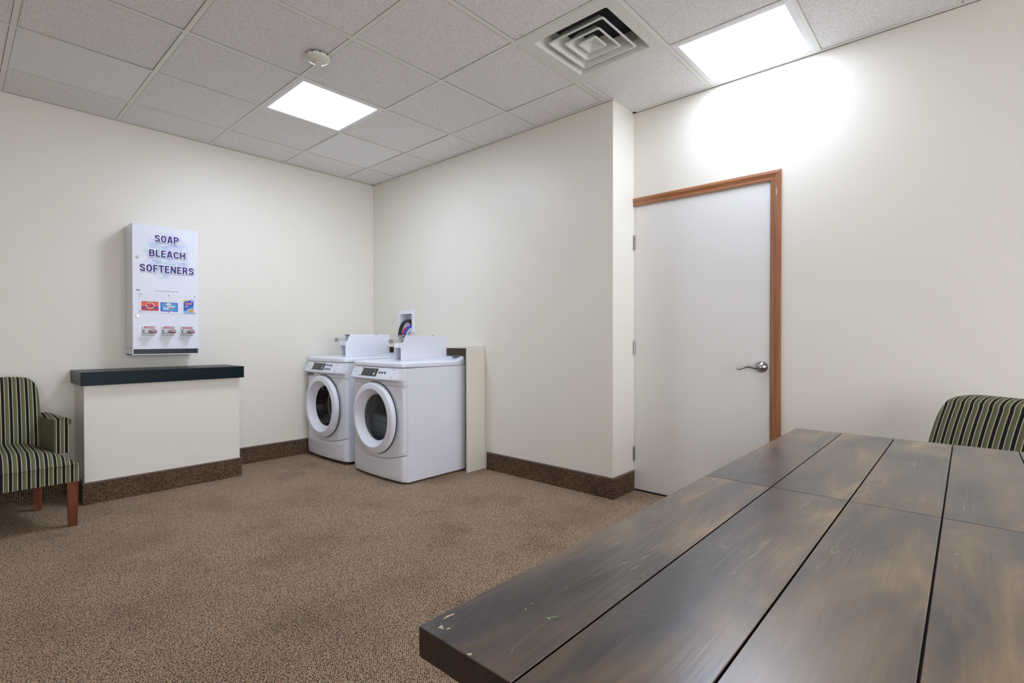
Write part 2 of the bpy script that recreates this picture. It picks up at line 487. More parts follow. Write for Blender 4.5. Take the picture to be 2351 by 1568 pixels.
def table_mat():
    m, nt, b = new_mat('worn_table_top')
    tc = N(nt, 'ShaderNodeTexCoord')
    s0 = N(nt, 'ShaderNodeSeparateXYZ'); nt.links.new(tc.outputs['Object'], s0.inputs[0])
    fl = N(nt, 'ShaderNodeMath', operation='DIVIDE'); fl.inputs[1].default_value = .1487; nt.links.new(s0.outputs[1], fl.inputs[0])
    f2 = N(nt, 'ShaderNodeMath', operation='FLOOR'); nt.links.new(fl.outputs[0], f2.inputs[0])
    gx = N(nt, 'ShaderNodeMath', operation='GREATER_THAN'); gx.inputs[1].default_value = 0; nt.links.new(s0.outputs[0], gx.inputs[0])
    f3 = N(nt, 'ShaderNodeMath', operation='MULTIPLY_ADD'); f3.inputs[1].default_value = 3.37; nt.links.new(f2.outputs[0], f3.inputs[0]); nt.links.new(gx.outputs[0], f3.inputs[2])
    cv = N(nt, 'ShaderNodeCombineXYZ'); nt.links.new(s0.outputs[0], cv.inputs[0]); nt.links.new(s0.outputs[1], cv.inputs[1]); nt.links.new(f3.outputs[0], cv.inputs[2])
    pv = cv.outputs[0]
    def noise(scale, detail=4.0, rough=.6, dist=0.0, rot=0.0, off=(0, 0, 0), plank=False):
        mp = N(nt, 'ShaderNodeMapping'); mp.inputs['Scale'].default_value = scale; mp.inputs['Rotation'].default_value = (0, 0, rot); mp.inputs['Location'].default_value = off
        nt.links.new(pv if plank else tc.outputs['Object'], mp.inputs['Vector'])
        nz = N(nt, 'ShaderNodeTexNoise', i_Scale=1.0, i_Detail=detail, i_Roughness=rough, i_Distortion=dist)
        nt.links.new(mp.outputs[0], nz.inputs['Vector'])
        return nz
    # per plank tone
    sx = N(nt, 'ShaderNodeSeparateXYZ'); nt.links.new(tc.outputs['Object'], sx.inputs[0])
    big = noise((2.4, 8, 1), 3, .55, .5, plank=True)
    cr = ramp(nt, [(.28, srgb(52, 48, 51)), (.44, srgb(80, 74, 72)), (.56, srgb(110, 93, 75)), (.70, srgb(148, 124, 92))])
    nt.links.new(big.outputs['Fac'], cr.inputs[0])
    grain = noise((5, 150, 1), 4, .65, .2, plank=True)
    gr = ramp(nt, [(.3, (.86, .86, .88, 1)), (.7, (1.12, 1.11, 1.09, 1))]); nt.links.new(grain.outputs['Fac'], gr.inputs[0])
    ml = mixc(nt, 'MULTIPLY'); ml.inputs[0].default_value = 1
    nt.links.new(cr.outputs[0], ml.inputs[6]); nt.links.new(gr.outputs[0], ml.inputs[7])
    cur = ml.outputs[2]
    # scratches: thin crests of stretched noise, only in worn places
    wear = noise((4.2, 6.5, 1), 2, .5, 0, 0, (1.3, .4, 0))
    wr = N(nt, 'ShaderNodeMapRange'); wr.inputs['From Min'].default_value = .50; wr.inputs['From Max'].default_value = .63
    nt.links.new(wear.outputs['Fac'], wr.inputs['Value'])
    for sc, rot, off in (((1.6, 44, 1), 1.15, (0, 0, 0)), ((1.4, 36, 1), .75, (4, 2, 0)), ((1.8, 50, 1), 1.75, (2, 7, 0))):
        nz = noise(sc, 1, .4, .12, rot, off)
        d = N(nt, 'ShaderNodeMath', operation='SUBTRACT'); d.inputs[1].default_value = .5; nt.links.new(nz.outputs['Fac'], d.inputs[0])
        a = N(nt, 'ShaderNodeMath', operation='ABSOLUTE'); nt.links.new(d.outputs[0], a.inputs[0])
        k = N(nt, 'ShaderNodeMapRange'); k.inputs['From Min'].default_value = .0008; k.inputs['From Max'].default_value = .0035; k.inputs['To Min'].default_value = .5; k.inputs['To Max'].default_value = 0
        nt.links.new(a.outputs[0], k.inputs['Value'])
        w = N(nt, 'ShaderNodeMath', operation='MULTIPLY'); nt.links.new(k.outputs[0], w.inputs[0]); nt.links.new(wr.outputs[0], w.inputs[1])
        mx = mixc(nt); mx.inputs[7].default_value = srgb(160, 148, 122)
        nt.links.new(w.outputs[0], mx.inputs[0]); nt.links.new(cur, mx.inputs[6]); cur = mx.outputs[2]
    # small pale nicks
    v = N(nt, 'ShaderNodeTexVoronoi', i_Scale=26.0); nt.links.new(tc.outputs['Object'], v.inputs['Vector'])
    sp = N(nt, 'ShaderNodeSeparateColor'); nt.links.new(v.outputs['Color'], sp.inputs[0])
    pk = N(nt, 'ShaderNodeMath', operation='GREATER_THAN'); pk.inputs[1].default_value = .87; nt.links.new(sp.outputs[0], pk.inputs[0])
    ds = N(nt, 'ShaderNodeMath', operation='LESS_THAN'); ds.inputs[1].default_value = .055; nt.links.new(v.outputs['Distance'], ds.inputs[0])
    nk = N(nt, 'ShaderNodeMath', operation='MULTIPLY'); nt.links.new(pk.outputs[0], nk.inputs[0]); nt.links.new(ds.outputs[0], nk.inputs[1])
    n2 = N(nt, 'ShaderNodeMath', operation='MULTIPLY'); n2.inputs[1].default_value = .6; nt.links.new(nk.outputs[0], n2.inputs[0])
    mx = mixc(nt); mx.inputs[7].default_value = srgb(190, 178, 150)
    nt.links.new(n2.outputs[0], mx.inputs[0]); nt.links.new(cur, mx.inputs[6]); cur = mx.outputs[2]
    nt.links.new(cur, b.inputs['Base Color'])
    rn = noise((4, 14, 1), 3, .6)
    rr = N(nt, 'ShaderNodeMapRange'); rr.inputs['To Min'].default_value = .17; rr.inputs['To Max'].default_value = .33
    nt.links.new(rn.outputs['Fac'], rr.inputs['Value']); nt.links.new(rr.outputs[0], b.inputs['Roughness'])
    b.inputs['Specular IOR Level'].default_value = .85
    bp = N(nt, 'ShaderNodeBump', i_Strength=.10, i_Distance=.001); nt.links.new(grain.outputs['Fac'], bp.inputs['Height']); nt.links.new(bp.outputs[0], b.inputs['Normal'])
    return m
M['tabletop'] = table_mat()

def swirl_mat():
    """white enamel front with a pale blue soft swirl print"""
    m, nt, b = new_mat('printed_front')
    b.inputs['Roughness'].default_value = .3
    tc = N(nt, 'ShaderNodeTexCoord')
    mp = N(nt, 'ShaderNodeMapping'); mp.inputs['Location'].default_value = (-.215, 0, -.735)
    nt.links.new(tc.outputs['Object'], mp.inputs['Vector'])
    sx = N(nt, 'ShaderNodeSeparateXYZ'); nt.links.new(mp.outputs[0], sx.inputs[0])
    def mth(op, a, bb):
        n = N(nt, 'ShaderNodeMath', operation=op)
        for i, q in enumerate((a, bb)):
            if isinstance(q, (int, float)): n.inputs[i].default_value = q
            else: nt.links.new(q, n.inputs[i])
        return n.outputs[0]
    r2 = mth('ADD', mth('MULTIPLY', mth('MULTIPLY', sx.outputs[0], sx.outputs[0]), 38.0), mth('MULTIPLY', mth('MULTIPLY', sx.outputs[2], sx.outputs[2]), 27.0))
    mask = mth('SUBTRACT', 1.0, r2)
    mr = N(nt, 'ShaderNodeMapRange'); mr.inputs['From Min'].default_value = 0; mr.inputs['From Max'].default_value = .7; nt.links.new(mask, mr.inputs['Value'])
    rt = N(nt, 'ShaderNodeMapping'); rt.inputs['Rotation'].default_value = (0, .75, 0); rt.inputs['Scale'].default_value = (22, 22, 40)
    nt.links.new(mp.outputs[0], rt.inputs['Vector'])
    nz = N(nt, 'ShaderNodeTexNoise', i_Scale=1.0, i_Detail=3.0, i_Distortion=.8); nt.links.new(rt.outputs[0], nz.inputs['Vector'])
    nr = N(nt, 'ShaderNodeMapRange'); nr.inputs['From Min'].default_value = .36; nr.inputs['From Max'].default_value = .68; nr.inputs['To Min'].default_value = .05; nr.inputs['To Max'].default_value = 1
    nt.links.new(nz.outputs['Fac'], nr.inputs['Value'])
    f = mth('MULTIPLY', mr.outputs[0], nr.outputs[0])
    nz2 = N(nt, 'ShaderNodeTexNoise', i_Scale=11.0); nt.links.new(mp.outputs[0], nz2.inputs['Vector'])
    tint = ramp(nt, [(.4, srgb(160, 198, 222)), (.6, srgb(150, 165, 222))]); nt.links.new(nz2.outputs['Fac'], tint.inputs[0])
    mx = mixc(nt); mx.inputs[6].default_value = (.775, .80, .865, 1)
    nt.links.new(f, mx.inputs[0]); nt.links.new(tint.outputs[0], mx.inputs[7]); nt.links.new(mx.outputs[2], b.inputs['Base Color'])
    return m
M['swirl'] = swirl_mat()

# ------------------------------------------------------------------ room measures
H = 2.713          # ceiling
XD = .287          # recessed wall with the door
YC = -2.899        # outer corner of the projecting wall
XL, YF = -5.6, -7.4  # walls behind the camera
T = .6096
def wall_rect(mb, axis, pos, a0, a1, holes=(), z0=0.0, z1=H, mi=0):
    """vertical wall plane at axis=pos from a0 to a1 with rectangular holes (a0,a1,z0,z1)"""
    A = sorted({a0, a1, *[h[0] for h in holes], *[h[1] for h in holes]})
    Z = sorted({z0, z1, *[h[2] for h in holes], *[h[3] for h in holes]})
    for p, q in zip(A[:-1], A[1:]):
        for r, t in zip(Z[:-1], Z[1:]):
            if any(h[0] <= p + 1e-6 and q <= h[1] + 1e-6 and h[2] <= r + 1e-6 and t <= h[3] + 1e-6 for h in holes): continue
            if axis == 'X': mb.quad((pos, p, r), (pos, q, r), (pos, q, t), (pos, p, t), mi)
            else: mb.quad((p, pos, r), (q, pos, r), (q, pos, t), (p, pos, t), mi)
    return mb

TH = .12
# floor
m = MB(); m.box(XL - TH, XD + TH, YF - TH, TH, -.1, 0)
struct(m.build('floor', M['carpet']))
# back wall (carries the dispenser and the ledge)
m = MB(); m.box(XL - TH, XD + TH, 0, TH, 0, H + .25)
struct(m.build('wall_back', M['wall']))
# right wall: projecting part with the utility box hole + return
BX = (-.672, -.485, 1.196, 1.335)   # y0,y1,z0,z1 of the outlet box opening
m = MB()
wall_rect(m, 'X', 0, YC, 0, [BX], 0, H + .25)
m.quad((0, YC, 0), (XD, YC, 0), (XD, YC, H + .25), (0, YC, H + .25))
m.quad((0, YC, H + .25), (XD, YC, H + .25), (XD, 0, H + .25), (0, 0, H + .25))
struct(m.build('wall_right', M['wall'], fix=False))
# recessed wall with the door opening
DY0, DY1, DZ = -3.815, -2.904, 2.044
m = MB(); wall_rect(m, 'X', XD, YF, YC, [(DY0, DY1, 0, DZ)], 0, H + .25)
m.quad((XD, DY0, 0), (XD + TH, DY0, 0), (XD + TH, DY0, DZ), (XD, DY0, DZ))
m.quad((XD, DY0, DZ), (XD + TH, DY0, DZ), (XD + TH, DY1, DZ), (XD, DY1, DZ))
m.quad((XD + TH, YF, 0), (XD + TH, 0, 0), (XD + TH, 0, H + .25), (XD + TH, YF, H + .25))
struct(m.build('wall_right_recessed', M['wall'], fix=False))
m = MB(); m.box(XL - TH, XL, YF - TH, TH, 0, H + .25); struct(m.build('wall_left', M['wall']))
WX0, WX1, WZ0, WZ1 = -4.9, -.3, .08, 2.3     # unseen window added behind the camera as a fill light source
m = MB(); wall_rect(m, 'Y', YF, XL, XD, [(WX0, WX1, WZ0, WZ1)], 0, H + .25); wall_rect(m, 'Y', YF - TH, XL, XD, [(WX0, WX1, WZ0, WZ1)], 0, H + .25)
for p, q in (((WX0, WZ0), (WX1, WZ0)), ((WX1, WZ0), (WX1, WZ1)), ((WX1, WZ1), (WX0, WZ1)), ((WX0, WZ1), (WX0, WZ0))):
    m.quad((p[0], YF, p[1]), (q[0], YF, q[1]), (q[0], YF - TH, q[1]), (p[0], YF - TH, p[1]))
struct(m.build('wall_front', M['wall']))
fill_win = bpy.data.objects.new('added_fill_window', None); COL.objects.link(fill_win); fill_win.location = ((WX0 + WX1) / 2, YF - .06, WZ0); struct(fill_win)
m = MB(); ww, wh = (WX1 - WX0) / 2, WZ1 - WZ0
m.box(-ww, ww, -.025, .025, 0, .05); m.box(-ww, ww, -.025, .025, wh - .05, wh)
for x in (-ww + .025, -ww / 3, ww / 3, ww - .025): m.box(x - .025, x + .025, -.025, .025, .05, wh - .05)
m.build('fill_window_frame', M['fixture'], fill_win)
m = MB(); m.box(-ww + .05, ww - .05, -.003, .003, .05, wh - .05); m.build('fill_window_pane', M['pane'], fill_win)

# ---- ceiling: lay-in tiles on a T-bar grid
U = [.334, .938, 1.554, 2.173, 2.787]
while U[-1] + T < -XL: U.append(U[-1] + T)
V = [.410, 1.0146, 1.6195, 2.2228, 2.8446, 3.4503, 4.0644, 4.6824]
while V[-1] + T < -YF: V.append(V[-1] + T)
XS = [XD] + [-u for u in U] + [XL]
YS = [0.0] + [-v for v in V] + [YF]
LIGHTS = [(2, 2), (0, 6)]     # cell (i, j): between XS[i],XS[i+1] and YS[j],YS[j+1]
VENT = (1, 5)
SMOOTH = {(4, 1), (5, 1), (1, 1)}
m = MB()
rnd = random.Random(3)
for i in range(len(XS) - 1):
    for j in range(len(YS) - 1):
        if (i, j) in LIGHTS or (i, j) == VENT: continue
        xa, xb, ya, yb = XS[i + 1], XS[i], YS[j + 1], YS[j]
        if i == 0 and ya >= YC - .001: xb = 0.0
        g = .006
        def dz(): return H + .0015 + abs(rnd.gauss(0, .0016))
        z = [dz() for _ in range(4)]
        mi = 1 if (i, j) in SMOOTH else 0
        P = [(xa + g, ya + g, z[0]), (xb - g, ya + g, z[1]), (xb - g, yb - g, z[2]), (xa + g, yb - g, z[3])]
        Q = [(p[0], p[1], H + .018) for p in P]
        if i == 0 and yb > YC > ya:    # tile cut round the projecting corner
            P[2] = (xb - g, YC, z[2]); P[3] = (xa + g, YC, z[3]); Q[2] = (xb - g, YC, H + .018); Q[3] = (xa + g, YC, H + .018)
        m.loft([Q, P], mi, True, False, True)
        if i == 0 and yb > YC > ya:
            m.poly([(xa + g, YC, H + .002), (-.001, YC, H + .002), (-.001, yb - g, H + .002), (xa + g, yb - g, H + .002)], mi)
ceil = struct(m.build('ceiling', [M['tile'], M['tile_smooth']], fix=False))
m = MB(); w = .012
for x in XS[1:-1]: m.box(x - w, x + w, YF, 0, H, H + .0012)
for y in YS[1:-1]: m.box(XL, XD if y < YC else 0, y - w, y + w, H - .0002, H + .001)
for x in XS[1:-1]:
    for sg in (-1, 1): m.box(x + sg * (w + .0008) - .0011, x + sg * (w + .0008) + .0011, YF, 0, H + .0012, H + .0014, mi=1)
for y in YS[1:-1]:
    for sg in (-1, 1): m.box(XL, XD if y < YC else 0, y + sg * (w + .0006) - .0009, y + sg * (w + .0006) + .0009, H + .0012, H + .0014, mi=1)
m.build('ceiling_grid', [M['grid'], M['seam']], ceil)
m = MB()
m.box(XL, 0, -.022, 0, H - .001, H + .001); m.box(-.022, 0, YC, 0, H - .001, H + .001)
m.box(-.022, XD, YC - .022, YC, H - .001, H + .001); m.box(XD - .022, XD, YF, YC, H - .001, H + .001)
m.box(XL, XL + .022, YF, 0, H - .001, H + .001); m.box(XL, XD, YF, YF + .022, H - .001, H + .001)
m.box(XL, 0, -.0028, 0, H - .0022, H - .001, mi=1); m.box(-.0028, 0, YC, 0, H - .0022, H - .001, mi=1); m.box(XD - .0035, XD, YF, YC, H - .0022, H - .001, mi=1)  # thin dark strips paint a shadow line where ceiling meets wall
m.build('wall_angle', [M['grid'], M['groove']], ceil)
m = MB(); m.box(XL, XD, YF, 0, H + .24, H + .25); m.build('deck', M['vent_dark'], ceil)

# ---- ceiling lights
def make_light(label):
    r = thing('ceiling_light', label, 'light', group='square flat ceiling light panels')
    s, q = .296, .266
    m = MB()
    for z0, z1, a, b in ((H - .001, H + .014, q, s),):
        m.box(-b, b, -b, -a, z0, z1, .002); m.box(-b, b, a, b, z0, z1, .002)
        m.box(-b, -a, -a, a, z0, z1, .002); m.box(a, b, -a, a, z0, z1, .002)
    m.box(-s, s, -s, s, H + .03, H + .07)
    m.build('frame', M['fixture'], r)
    m = MB(); m.box(-q - .004, q + .004, -q - .004, q + .004, H + .003, H + .028)
    m.build('diffuser', M['diffuser'], r)
    return r
lt = [('lit square ceiling panel above the laundry machines', None), ('lit square ceiling panel above the white door, touching the wall', None),
      ]
l0 = None
for (i, j), (lab, _) in zip(LIGHTS, lt):
    cx = (XS[i] + XS[i + 1]) / 2 if i else -.035
    cy = (YS[j] + YS[j + 1]) / 2
    if (i, j) == (2, 2): cx, cy = -1.25, -1.315
    if (i, j) == (0, 6): cx, cy = -.036, -3.76
    if l0 is None:
        l0 = make_light(lab); r = l0
    else:
        r = l0.copy(); COL.objects.link(r); r['label'] = lab
        for ch in l0.children:
            c = ch.copy(); c.data = ch.data.copy(); COL.objects.link(c); c.parent = r
            if ch.name.startswith('diffuser'): c.data.materials[0] = M['diffuser_dim']
    r.location = (cx, cy, 0)

# ---- vent: square stepped diffuser
r = thing('ceiling_vent', 'square stepped air diffuser with nested louvers set in the ceiling', 'vent', (-.637, -3.148, H))
def sq(a, z, rr=.0, n=5):
    if rr <= 0: return [(-a, -a, z), (a, -a, z), (a, a, z), (-a, a, z)]
    out = []
    for cx, cy, t0 in ((a - rr, -a + rr, -PI / 2), (a - rr, a - rr, 0), (-a + rr, a - rr, PI / 2), (-a + rr, -a + rr, PI)):
        for k in range(n):
            t = t0 + PI / 2 * k / (n - 1); out.append((cx + rr * math.cos(t), cy + rr * math.sin(t), z))
    return out
m = MB()
m.loft([sq(.298, .004, .003), sq(.298, -.0025, .003), sq(.231, -.0025, .010), sq(.226, .001, .011), sq(.196, .045, .012), sq(.192, .055, .012), sq(.192, .12, .012)])
m.build('face_plate', M['vent'], r, 40, fix=False)
m = MB(); m.box(-.19, .19, -.19, .19, .11, .12); m.build('duct', M['vent_dark'], r)
for a in (.176, .114):
    m = MB()
    m.loft([sq(a, -.002, .012), sq(a - .010, -.003, .010), sq(a - .013, .002, .009), sq(a - .060, .062, .006), sq(a - .058, .064, .006), sq(a - .008, .006, .011), sq(a, .002, .012), sq(a, -.002, .012)])
    m.build('louver', M['vent'], r, 35)
m = MB()
m.loft([sq(.058, -.002, .008), sq(.050, -.003, .007), sq(.048, .000, .006), sq(.008, -.012 + .03, .002)], cap1=True)
m.loft([sq(.058, -.002, .008), sq(.058, .004, .008), sq(.015, .05, .004)], cap1=True)
m.build('center_cone', M['vent'], r, 35)

# ---- smoke detector
r = thing('smoke_detector', 'round cream smoke detector on the ceiling grid', 'smoke detector', (-1.598, -1.925, H))
m = MB(); m.lathe([(.058, 0), (.058, -.006)], n=48, cap1=True); m.build('base', M['vent_dark'], r, 40)
m = MB(); m.lathe([(.050, -.006), (.066, -.007), (.0675, -.012), (.065, -.020), (.055, -.031), (.040, -.039), (.026, -.043), (.0235, -.043)], n=56)
for k in range(10):
    t = 2 * PI * k / 10; c, s_ = math.cos(t), math.sin(t)
    Mx = Matrix.Translation((.0645 * c, .0645 * s_, -.0105)) @ Matrix.Rotation(t, 4, 'Z')
    m.box(-.003, .0035, -.004, .004, -.0025, .0025, mi=1, M=Mx)
m.build('cover', [M['detector'], M['groove']], r, 50)
m = MB(); m.lathe([(.0225, -.040), (.0225, -.047), (.021, -.049)], n=32, cap1=True); m.build('sensor_cap', M['detector'], r, 40)

# ---- carpet baseboards
def base_strip(name, runs, mats=(M['cove'], M['binding'])):
    m = MB(); h, t = .146, .011
    for (x0, y0, x1, y1, nx, ny) in runs:
        a, b = min(x0, x1, x0 + nx * t, x1 + nx * t), max(x0, x1, x0 + nx * t, x1 + nx * t)
        c, d = min(y0, y1, y0 + ny * t, y1 + ny * t), max(y0, y1, y0 + ny * t, y1 + ny * t)
        m.box(a, b, c, d, 0, h - .009)
        e = .0015
        m.box(a - e * abs(nx), b + e * abs(nx), c - e * abs(ny), d + e * abs(ny), h - .009, h, .0012, 1, 1)
    return struct(m.build(name, list(mats)))
LX0, LX1, LY = -2.425, -1.467, -.37     # low wall block
base_strip('baseboard_back', [(XL, 0, LX0 - .011, 0, 0, -1), (LX1 + .011, 0, -.02, 0, 0, -1)])
base_strip('baseboard_right', [(0, -1.70, 0, YC - .011, -1, 0), (0, YC, XD - .004, YC, 0, -1)])
base_strip('baseboard_right_recessed', [(XD, -3.90, XD, YF, -1, 0)])
base_strip('baseboard_ledge', [(LX0 - .011, LY, LX1 + .011, LY, 0, -1), (LX0, 0, LX0, LY, -1, 0), (LX1, 0, LX1, LY, 1, 0)])

# ---- low wall + laminate ledge
m = MB(); m.box(LX0, LX1, LY, 0, 0, .787)
struct(m.build('wall_ledge', M['wall']))
m = MB(); m.box(-2.447, -1.447, -.412, -.001, .787, .876, .0015, 1)
tag(m.build('ledge_counter', M['teal']), 'dark teal laminate ledge on the low wall under the soap dispenser', 'counter')

# ------------------------------------------------------------------ door
door = bpy.data.objects.new('door_1', None); COL.objects.link(door); struct(door)
door.location = (XD, -2.908, 0)
m = MB(); m.box(.004, .048, -.898, 0, .012, 2.036, .002)
m.build('door_leaf', M['door'], door)
m = MB(); m.box(.0, .05, .001, .004, 0, 2.042); m.box(.0, .05, -.907, -.902, 0, 2.042); m.box(0, .05, -.907, .004, 2.039, 2.044)
m.box(.05, .06, -.907, .004, 0, 2.044)
m.build('jamb', [M['jamb']], door)
m = MB(); m.box(.002, .05, -.903, .002, 0, .011); m.build('threshold', M['groove'], door)
for z in (1.783, 1.028, .265):
    m = MB()
    for k in range(5): m.lathe([(.0065, z - .048 + k * .0192), (.0065, z - .048 + k * .0192 + .0185)], (-.004, .0035, 0), 'Z', 14, 0, True, True)
    m.lathe([(.0045, z - .053), (.0045, z + .053)], (-.004, .0035, 0), 'Z', 12, 0, True, True)
    m.box(-.004, .006, .0025, .0045, z - .05, z + .05)
    m.build('hinge', M['nickel'], door, 40)
# lever handle
m = MB(); c = (0, -.853, .922)
m.lathe([(.0345, .004), (.0345, -.002), (.033, -.008), (.026, -.018), (.017, -.025), (.0125, -.030), (.0125, -.045), (.0135, -.050), (.0135, -.058), (.010, -.061)], c, 'X', 40, 0, False, True)
hd = m.build('lever_handle', M['nickel'], door, 35)
path = []; rad = []
for k in range(17):
    t = k / 16
    path.append((-.053 + .006 * t, -.853 + .012 + .118 * t, .922 - .004 + .010 * math.sin(t * PI * 2 - .9) * (0.35 + .65 * t) - .004 * t))
    rad.append(.0088 * (1 - t) + .0035 * t)
m = MB(); m.tube(path, .007, 12, 0, rad); m.build('lever', M['nickel'], hd, 60)
m = MB(); m.lathe([(.0075, -.060), (.0075, -.0635), (.006, -.0645)], c, 'X', 20, 0, False, True); m.box(-.0652, -.0644, -.8545, -.8515, .918, .926, mi=1)
m.build('keyhole', [M['chrome'], M['groove']], hd, 40)
m = MB(); m.box(-.0015, .003, -.9085, -.9015, .895, .955, .001); m.prism([(-.0135, .9), (-.003, .908), (-.003, .945), (-.0135, .95)], 'Y', -.9085, -.903) if False else None
m.tube([(.001, -.906, .897), (-.004, -.907, .905), (-.006, -.907, .925), (-.004, -.907, .945), (.001, -.906, .953)], .003, 8)
m.build('strike_plate', M['chrome'], door, 40)

# moulded wood casing: profile (distance from opening, proud of wall)
PROF = [(0, 0), (0, .010), (.003, .0125), (.010, .0130), (.013, .0115), (.019, .0105), (.028, .0135), (.036, .0190), (.042, .0205), (.045, .019), (.048, .0195), (.052, .0185), (.057, .017), (.057, 0)]
yi, zi, yl = -3.812, 2.041, YC          # inner corner of the casing
m = MB()
PROF = [(o, d * .72) for o, d in PROF]
A = [(XD - d, yl, zi + o) for o, d in PROF]; B = [(XD - d, yi - o, zi + o) for o, d in PROF]
m.loft([A, B], 0, True, True, False)
C_ = [(XD - d, yi - o, zi + o) for o, d in PROF]; D_ = [(XD - d, yi - o, 0) for o, d in PROF]
m.loft([C_, D_], 1, True, False, True)
tr = struct(m.build('trim_1', [M['casing_h'], M['casing_v']], None, 30))

# ------------------------------------------------------------------ outlet box with hoses
r = thing('laundry_outlet_box', 'white recessed laundry hose box set in the wall above the machines', 'outlet box', (0, -.5785, 1.265))
m = MB(); dy, dz_ = .0935, .0695
def orect(x, a, z0, z1): return [(x, -a, z0), (x, a, z0), (x, a, z1), (x, -a, z1)]
m.loft([orect(0, .131, -.110, .109), orect(-.006, .131, -.110, .109), orect(-.007, .130, -.109, .108), orect(-.007, dy + .001, -dz_ - .001, dz_ + .001), orect(-.006, dy, -dz_, dz_), orect(0, dy, -dz_, dz_)])
m.build('frame', M['plastic'], r)
m = MB()
m.quad((0, -dy, -dz_), (0, dy, -dz_), (.085, dy, -dz_), (.085, -dy, -dz_)); m.quad((0, -dy, dz_), (0, dy, dz_), (.085, dy, dz_), (.085, -dy, dz_))
m.quad((0, -dy, -dz_), (0, -dy, dz_), (.085, -dy, dz_), (.085, -dy, -dz_)); m.quad((0, dy, -dz_), (0, dy, dz_), (.085, dy, dz_), (.085, dy, -dz_))
m.quad((.085, -dy, -dz_), (.085, dy, -dz_), (.085, dy, dz_), (.085, -dy, dz_))
for y, z in ((-.05, .025), (-.045, .055)): m.lathe([(.004, .0848), (.004, .083)], (0, y, z), 'X', 10, 1, False, True)
m.build('recess', [M['plastic'], M['groove']], r, fix=False)
for y, mt in ((-.074, M['blue']), (-.028, M['red'])):
    m = MB(); m.lathe([(.009, -.066), (.009, -.03), (.012, -.03), (.012, -.015)], (.05, y, 0), 'Z', 16, 0, True, True)
    m.lathe([(.010, .012), (.010, .05)], (.05, y, -.03), 'X', 14, 0, True, True)
    v_ = m.build('valve', M['brass'], r, 40)
    m = MB(); m.box(.044, .056, y - .018, y + .018, -.012, .006, .003); m.build('valve_handle', mt, v_)
def hose(name, label, mat, pts, rad, rib=False):
    # Catmull-Rom through pts
    P = [Vector(p) for p in pts]; P = [P[0] * 2 - P[1]] + P + [P[-1] * 2 - P[-2]]
    out = []
    for i in range(1, len(P) - 2):
        for k in range(14):
            t = k / 14; a, b, c, d = P[i - 1], P[i], P[i + 1], P[i + 2]
            out.append(.5 * ((2 * b) + (c - a) * t + (2 * a - 5 * b + 4 * c - d) * t * t + (3 * b - a - 3 * c + d) * t ** 3))
    out.append(P[-2])
    rr = [rad * (1 + (.10 if rib and i % 2 else 0)) for i in range(len(out))]
    m = MB(); m.tube(out, rad, 12, 0, rr)
    return tag(m.build(name, mat, None, 60), label, 'hose')
Z0 = 1.036
hose('drain_hose', 'black corrugated drain hose looping out of the wall box, nearer the room corner', M['black'], [(.045, -.618, 1.215), (.015, -.606, 1.262), (-.018, -.572, 1.258), (-.042, -.540, 1.20), (-.050, -.526, 1.10), (-.050, -.525, Z0)], .0115, True)
hose('drain_hose', 'black drain hose looping over the red hose in the wall box', M['black'], [(.05, -.632, 1.215), (.02, -.626, 1.266), (-.020, -.596, 1.262), (-.046, -.562, 1.195), (-.054, -.548, 1.10), (-.054, -.547, Z0)], .0115, True)
hose('water_hose', 'red rubber water hose hanging from the wall box', M['red'], [(.05, -.607, 1.205), (.01, -.612, 1.212), (-.024, -.596, 1.190), (-.048, -.578, 1.12), (-.054, -.573, Z0)], .0105)
hose('water_hose', 'blue rubber water hose hanging from the wall box', M['blue'], [(.05, -.652, 1.2045), (.01, -.642, 1.211), (-.024, -.624, 1.188), (-.048, -.605, 1.12), (-.054, -.599, Z0)], .0105)
hose('water_hose', 'thin grey hose hanging beside the blue hose in front of the wall box', M['greyhose'], [(-.010, -.655, 1.182), (-.025, -.650, 1.172), (-.038, -.636, 1.12), (-.042, -.630, Z0)], .007)

# ------------------------------------------------------------------ painted enclosure behind the machines
r = thing('pipe_enclosure', 'cream painted wooden pipe box behind the white laundry machines', 'enclosure', (0, 0, 0))
m = MB(); m.box(-.196, -.0005, -1.668, -1.648, 0, 1.033, .0015, 1); m.build('side_panel', M['board'], r)
m = MB(); m.box(-.196, -.001, -1.648, -.0125, 1.014, 1.033, .0015, 1); m.build('top_board', M['board'], r)
m = MB(); m.box(-.030, -.012, -1.648, -.0125, .955, 1.013); m.build('cleat', M['rawwood'], r)

